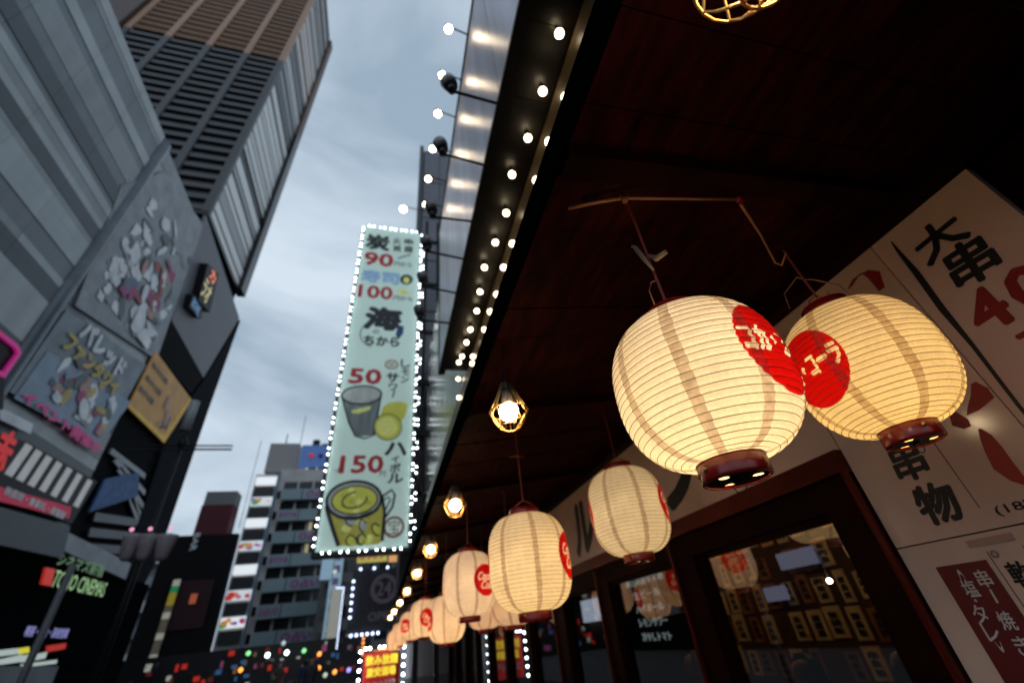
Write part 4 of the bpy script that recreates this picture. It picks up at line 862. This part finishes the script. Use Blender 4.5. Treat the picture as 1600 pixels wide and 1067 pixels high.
for (px0, px1, py0, py1, labl, mm) in [(505, 516, 865, 905, 'short pale blue sign above the long upright one', M_pb), (519, 526, 918, 1000, 'narrow cream upright sign with small lettering', mat('cream_lit', (.4, .4, .35), .4, emit=(.6, .6, .5), es=.28)), (545, 550, 960, 1010, 'thin white upright tube sign', mat('grey_lit', (.4, .4, .4), .4, emit=(.6, .6, .62), es=.28))]:
    a = on_y(px0, py0, 45); b = on_y(px1, py1, 45); vsign('vertical_sign', labl, 45, min(a.x, b.x), max(a.x, b.x) + .1, b.z, a.z, mm)
M_ledb = mat('blue_white_bulb', (.8, .85, 1), .3, emit=(.62, .72, 1), es=3.5, sample=False); M_ledo = mat('orange_bulb', (.8, .4, .1), .3, emit=(1, .35, .06), es=2.0, sample=False)
ar = thing('bulb_arrow', 'upright hooked outline of small blue white bulbs in the distance', 'sign', on_y(530, 1010, 40))
A_, B_ = on_y(537, 918, 40), on_y(526, 1012, 40)
MB().tube([A_ + Vector((0, .1, 0)), B_ + Vector((0, .1, 0))], .08, 4).build('rail', M_black, ar)
sm_ = ball_mesh(M_ledb, .05, 1)
for k in range(26): put('small_bulb', sm_, ar, A_.lerp(B_, k / 25))
for k in range(5): put('small_bulb', sm_, ar, on_y(526 + k * 2.7, 918, 40))
YS = 25.0
s24 = thing('round_the_clock_sign', 'dark square sign with a 24 in a ring and a border of blue white bulbs', 'sign', (0, YS, 2.4))
box('sign_face', -1.45, 1.5, YS, YS + .1, 2.45, 5.1, mat('dark_sign_face', (.05, .05, .06), .4), s24)
M_dim = mat('dim_violet_print', (.10, .09, .12), .5, emit=(.2, .16, .22), es=.12)
lettering('lettering', '24', M_dim, s24, (.1, YS - .02, 4.2), UXF, UZ, .7, .6, .06); lettering('ring', '○', M_dim, s24, (.1, YS - .02, 4.2), UXF, UZ, 1.25, 1.25, .02); lettering('lettering', 'OPEN', M_dim, s24, (.1, YS - .02, 3.05), UXF, UZ, 1.3, .35, .05)
lb = ball_mesh(M_ledb, .07, 1)
for k in range(6): put('edge_bulb', lb, s24, (-1.38, YS - .1, 3.1 + k * .3)); put('edge_bulb', lb, s24, (-1.25 + k * .24, YS - .1, 2.38))
for k in range(4): put('edge_bulb', lb, s24, (1.35, YS - .1, 2.45 + k * .3)); put('edge_bulb', lb, s24, (-1.1 + k * .65, YS - .1, 5.12))
kr = vsign('yellow_poster_sign', 'yellow and pink lit poster sign under the drinks billboard', 24.6, -1.3, .15, 5.35, 6.05, mat('lit_yellow_poster', (.5, .45, .1), .4, emit=(.75, .65, .15), es=.5))
lettering('lettering', 'カラオケ', pm('hot_magenta', (.5, .03, .2), .3), kr, (-.58, 24.56, 5.7), UXF, UZ, 1.2, .45, .05)
vsign('orange_lit_sign', 'small orange lit sign right of the yellow poster sign', 24.6, .22, .85, 5.3, 6.1, mat('lit_orange_sign', (.5, .3, .1), .4, emit=(.95, .5, .2), es=.6))
rs = vsign('red_yellow_sign', 'red sign with thick yellow lettering and white bulbs at street level', 14, -.33, .58, .7, 1.62, mat('lit_red_face', (.4, .02, .02), .4, emit=(.7, .03, .03), es=.3))
lettering('lettering', '飲み放題', mat('lit_yellow_print', (.6, .5, .05), .4, emit=(.95, .75, .05), es=.8), rs, (.12, 13.97, 1.46), UXF, UZ, .78, .2, .05); lettering('lettering', '激安酒場', MATS['lit_yellow_print'], rs, (.12, 13.97, 1.22), UXF, UZ, .7, .18, .05); lettering('lettering', '290円', M_wi, rs, (.12, 13.97, .95), UXF, UZ, .7, .16, .05)
wb = ball_mesh(M_led, .032, 1)
for k in range(6):
    for x in (-.42, .66): put('edge_bulb', wb, rs, (x, 13.9, .72 + k * .19))
for x in (-.3, -.2, .05, .15, .45, .55): put('edge_bulb', wb, rs, (x, 13.9, 1.72))
MB().box(-.2, .45, 14.05, 14.2, 0, .66).build('stand', M_black, rs)
og = thing('orange_bulb_string', 'string of small orange bulbs framing a dark shop sign', 'lights', (0, 18, 2))
ob = ball_mesh(M_ledo, .045, 1)
MB().tube([on_y(566, 1022, 18.1), on_y(612, 1012, 18.1)], .02, 4).build('rail', M_black, og)
for k in range(12): put('small_bulb', ob, og, on_y(567 + k * 4.1, 1022 - k * .9, 18))
for k in range(4): put('small_bulb', ob, og, on_y(568 - k * .4, 997 + k * 7, 18))
# low row of shops at the end of the street
sh_ = thing('shop_row', 'low row of shops with many small coloured lights at the end of the street', 'building', (-9, 42, 0))
box('body', -17, -.6, 42, 46, 0, 2.9, mat('shop_black', (.012, .012, .014), .5), sh_)
random.seed(9)
pal = [MATS['lit_red'], pm('shop_maroon', (.2, .03, .03), .2), pm('shop_blue', (.05, .15, .35), .3), pm('shop_white', (.5, .5, .45), .4), pm('shop_pink', (.35, .08, .2), .3), pm('shop_dark', (.03, .03, .03)), pm('shop_dark2', (.06, .06, .07)), pm('shop_grey', (.2, .2, .2), .2), pm('shop_brown', (.3, .15, .08), .3)]
for k in range(84):
    x = -16.5 + k * .185; z = random.uniform(.3, 2.6); box('shop_sign', x, x + random.uniform(.1, .35), 41.8, 41.95, z, z + random.uniform(.1, .45), random.choice(pal), sh_)
for px, py, m in [(388, 1020, 'g'), (418, 1023, 'w'), (448, 1019, 'w'), (475, 1016, 'g'), (499, 1021, 'o'), (376, 1046, 'o'), (498, 1043, 'o'), (508, 1054, 'g2'), (523, 1049, 'o'), (545, 1046, 'v'), (570, 895, 'v'), (584, 890, 'v'), (523, 893, 'g2'), (443, 1004, 'w2')]:
    mm = {'g': mat('green_lamp', (.1, .3, .1), .4, emit=(.25, .8, .3), es=1.5, sample=False), 'w': mat('white_lamp', (.8, .9, .9), .4, emit=(.85, 1, 1), es=5, sample=False), 'o': M_ledo, 'g2': mat('pale_lamp', (.4, .5, .4), .4, emit=(.5, .6, .5), es=1, sample=False), 'v': mat('violet_lamp', (.3, .2, .6), .4, emit=(.4, .35, 1), es=1.5, sample=False), 'w2': mat('soft_lamp', (.4, .5, .5), .4, emit=(.5, .6, .65), es=.8, sample=False)}[m]
    put('shop_lamp', ball_mesh(mm, .16, 1), sh_, on_y(px, py, 40))

# ================================================================== STREET LAMPS
sl_ = thing('street_lamp', 'dark street lamp post with three grey hanging shades and small pink lights', 'street lamp', (-6.05, 14, 0))
MB().tube([(-6.05, 14, 0), (-6.05, 14, 7.5)], [.10, .06], 10).build('post', M_black, sl_)
MB().box(-7.5, -4.7, 13.96, 14.04, 7.08, 7.11).build('cross_arm', M_black, sl_); MB().box(-7.5, -4.7, 13.96, 14.04, 7.2, 7.22).build('cross_arm', M_black, sl_)
MB().lathe([(.02, 7.1), (.12, 7.2), (.14, 7.35), (.05, 7.5)], 12, (-6.05, 14, 0)).build('finial', M_black, sl_)
MB().tube([(-6.05, 13.85, 7.62), (-6.05, 13.85, 8.6)], .13, 10).build('upper_banner', c_g, sl_)
shm = mat('smoky_shade', (.30, .25, .28), .5)
for k, (px, py) in enumerate([(205, 850), (230, 850), (258, 850)]):
    q = on_y(px, py, 13.9); MB().lathe([(.02, -.40), (.10, -.38), (.16, -.30), (.24, .12), (.25, .22), (.03, .24)], 6, tuple(q)).build('shade', shm, sl_)
    q2 = on_y(px + 1 + k * 4, 827 - k, 13.8); put('pink_light', ball_mesh(mat('pink_glow', (.6, .3, .4), .4, emit=(1, .4, .6), es=.9), .055, 1), sl_, q2)
q = on_y(115, 880, 10); s2 = thing('slim_pole', 'slim grey pole in front of the green cinema lettering', 'pole', (q.x, 10, 0))
MB().tube([(q.x, 10, 0), (q.x, 10, q.z)], .055, 8).build('pole', mat('pole_grey', (.09, .09, .10), .5), s2)

# ================================================================== PEOPLE
def person(name, label, pos_, face, skin, coat, hair, seated=False, group=None):
    root = thing(name, label, 'person', pos_, group)
    J = {'hip': (0, 0, .95), 'waist': (0, 0, 1.12), 'chest': (0, 0, 1.35), 'neck': (0, 0, 1.47), 'head': (0, .01, 1.58), 'top': (0, 0, 1.68),
         'sl': (.18, 0, 1.42), 'el': (.24, -.02, 1.14), 'hl': (.22, .10, .92), 'sr': (-.18, 0, 1.42), 'er': (-.24, -.02, 1.14), 'hr': (-.22, .12, .94),
         'll': (.09, 0, .88), 'kl': (.10, .05, .50), 'al': (.10, -.02, .08), 'tl': (.10, .14, .04), 'lr': (-.09, 0, .88), 'kr': (-.10, .02, .50), 'ar': (-.10, -.08, .08), 'tr': (-.10, .08, .04)}
    if seated:
        J.update(kl=(.12, .42, .90), al=(.12, .40, .48), tl=(.12, .54, .46), kr=(-.12, .42, .90), ar=(-.12, .38, .48), tr=(-.12, .52, .46), el=(.25, .08, 1.14), hl=(.12, .32, 1.14), er=(-.25, .08, 1.14), hr=(-.12, .32, 1.16))
        J = {k: (v[0], v[1], v[2] - .44) for k, v in J.items()}
    rad = {'hip': .15, 'waist': .14, 'chest': .16, 'neck': .06, 'head': .095, 'top': .07, 'sl': .07, 'el': .045, 'hl': .03, 'sr': .07, 'er': .045, 'hr': .03, 'll': .09, 'kl': .06, 'al': .04, 'tl': .035, 'lr': .09, 'kr': .06, 'ar': .04, 'tr': .035}
    E_ = [('hip', 'waist'), ('waist', 'chest'), ('chest', 'neck'), ('neck', 'head'), ('head', 'top'), ('chest', 'sl'), ('sl', 'el'), ('el', 'hl'), ('chest', 'sr'), ('sr', 'er'), ('er', 'hr'), ('hip', 'll'), ('ll', 'kl'), ('kl', 'al'), ('al', 'tl'), ('hip', 'lr'), ('lr', 'kr'), ('kr', 'ar'), ('ar', 'tr')]
    ks = list(J); me = bpy.data.meshes.new('body'); me.from_pydata([J[k] for k in ks], [(ks.index(a), ks.index(b)) for a, b in E_], [])
    o = bpy.data.objects.new('body', me); COL.objects.link(o); m_ = o.modifiers.new('s', 'SKIN')
    for i_, k in enumerate(ks): me.skin_vertices[0].data[i_].radius = (rad[k], rad[k] * (.75 if k in ('waist', 'chest', 'hip') else 1)); 
    me.skin_vertices[0].data[0].use_root = True
    o.modifiers.new('u', 'SUBSURF').levels = 1; bpy.context.view_layer.update()
    fm = bpy.data.meshes.new_from_object(o.evaluated_get(bpy.context.evaluated_depsgraph_get())); bpy.data.objects.remove(o)
    fm.materials.clear(); fm.materials.append(coat); fm.materials.append(skin)
    hz = J['neck'][2] + .03
    for p_ in fm.polygons:
        p_.use_smooth = True
        if p_.center.z > hz or (Vector(p_.center) - Vector(J['hl'])).length < .05 or (Vector(p_.center) - Vector(J['hr'])).length < .05: p_.material_index = 1
    b = bpy.data.objects.new('body', fm); COL.objects.link(b); b.parent = root
    hd = MB().lathe([(.0, .125), (.06, .11), (.10, .05), (.108, -.02), (.10, -.07)], 14, (0, -.015, J['head'][2]), math.radians(-200), math.radians(20)); bh = hd.build('hair', hair, None); bh.parent = root
    root.rotation_euler = (0, 0, face); return root
M_sk = mat('skin', (.45, .26, .18), .6); M_hr = mat('black_hair', (.012, .01, .01), .5)
person('person', 'person in a dark coat standing far down the street, left of the red sign', (-2.1, 19, 0), 2.8, M_sk, mat('dark_coat', (.03, .03, .04), .8), M_hr)
person('person', 'person in a blue jacket standing far down the street beyond the dark coat', (-2.9, 24, 0), .4, M_sk, mat('blue_jacket', (.03, .06, .14), .8), M_hr)
person('person', 'person in a brown jacket walking in the distance below the office block', (-4.4, 27, 0), 3.0, M_sk, mat('brown_jacket', (.10, .06, .04), .8), M_hr)
for i, (x, yy, f_, cm, lb_) in enumerate([(2.75, 2.95, 1.5, (.02, .02, .03), 'seated diner in black behind the nearest pane, left one'), (2.9, 2.35, -.4, (.03, .04, .07), 'seated diner in navy behind the nearest pane, right one'), (3.0, 4.6, 1.2, (.05, .03, .03), 'seated diner in brown behind the second pane')]):
    person('person', lb_, (x, yy, .06), f_, M_sk, mat('diner_clothes_%s' % ['black', 'navy', 'brown'][i], cm, .8), M_hr, seated=True)
    st = thing('stool', ['plain wooden stool under the diner in black', 'plain wooden stool under the diner in navy', 'plain wooden stool under the diner in brown'][i], 'stool', (x, yy, .06))
    MB().box(x - .17, x + .17, yy - .17, yy + .17, .40, .44).build('seat', M_dwood, st)
    for a in (-1, 1):
        for b in (-1, 1): MB().box(x + a * .14 - .015, x + a * .14 + .015, yy + b * .14 - .015, yy + b * .14 + .015, .06, .399).build('leg', M_dwood, st)
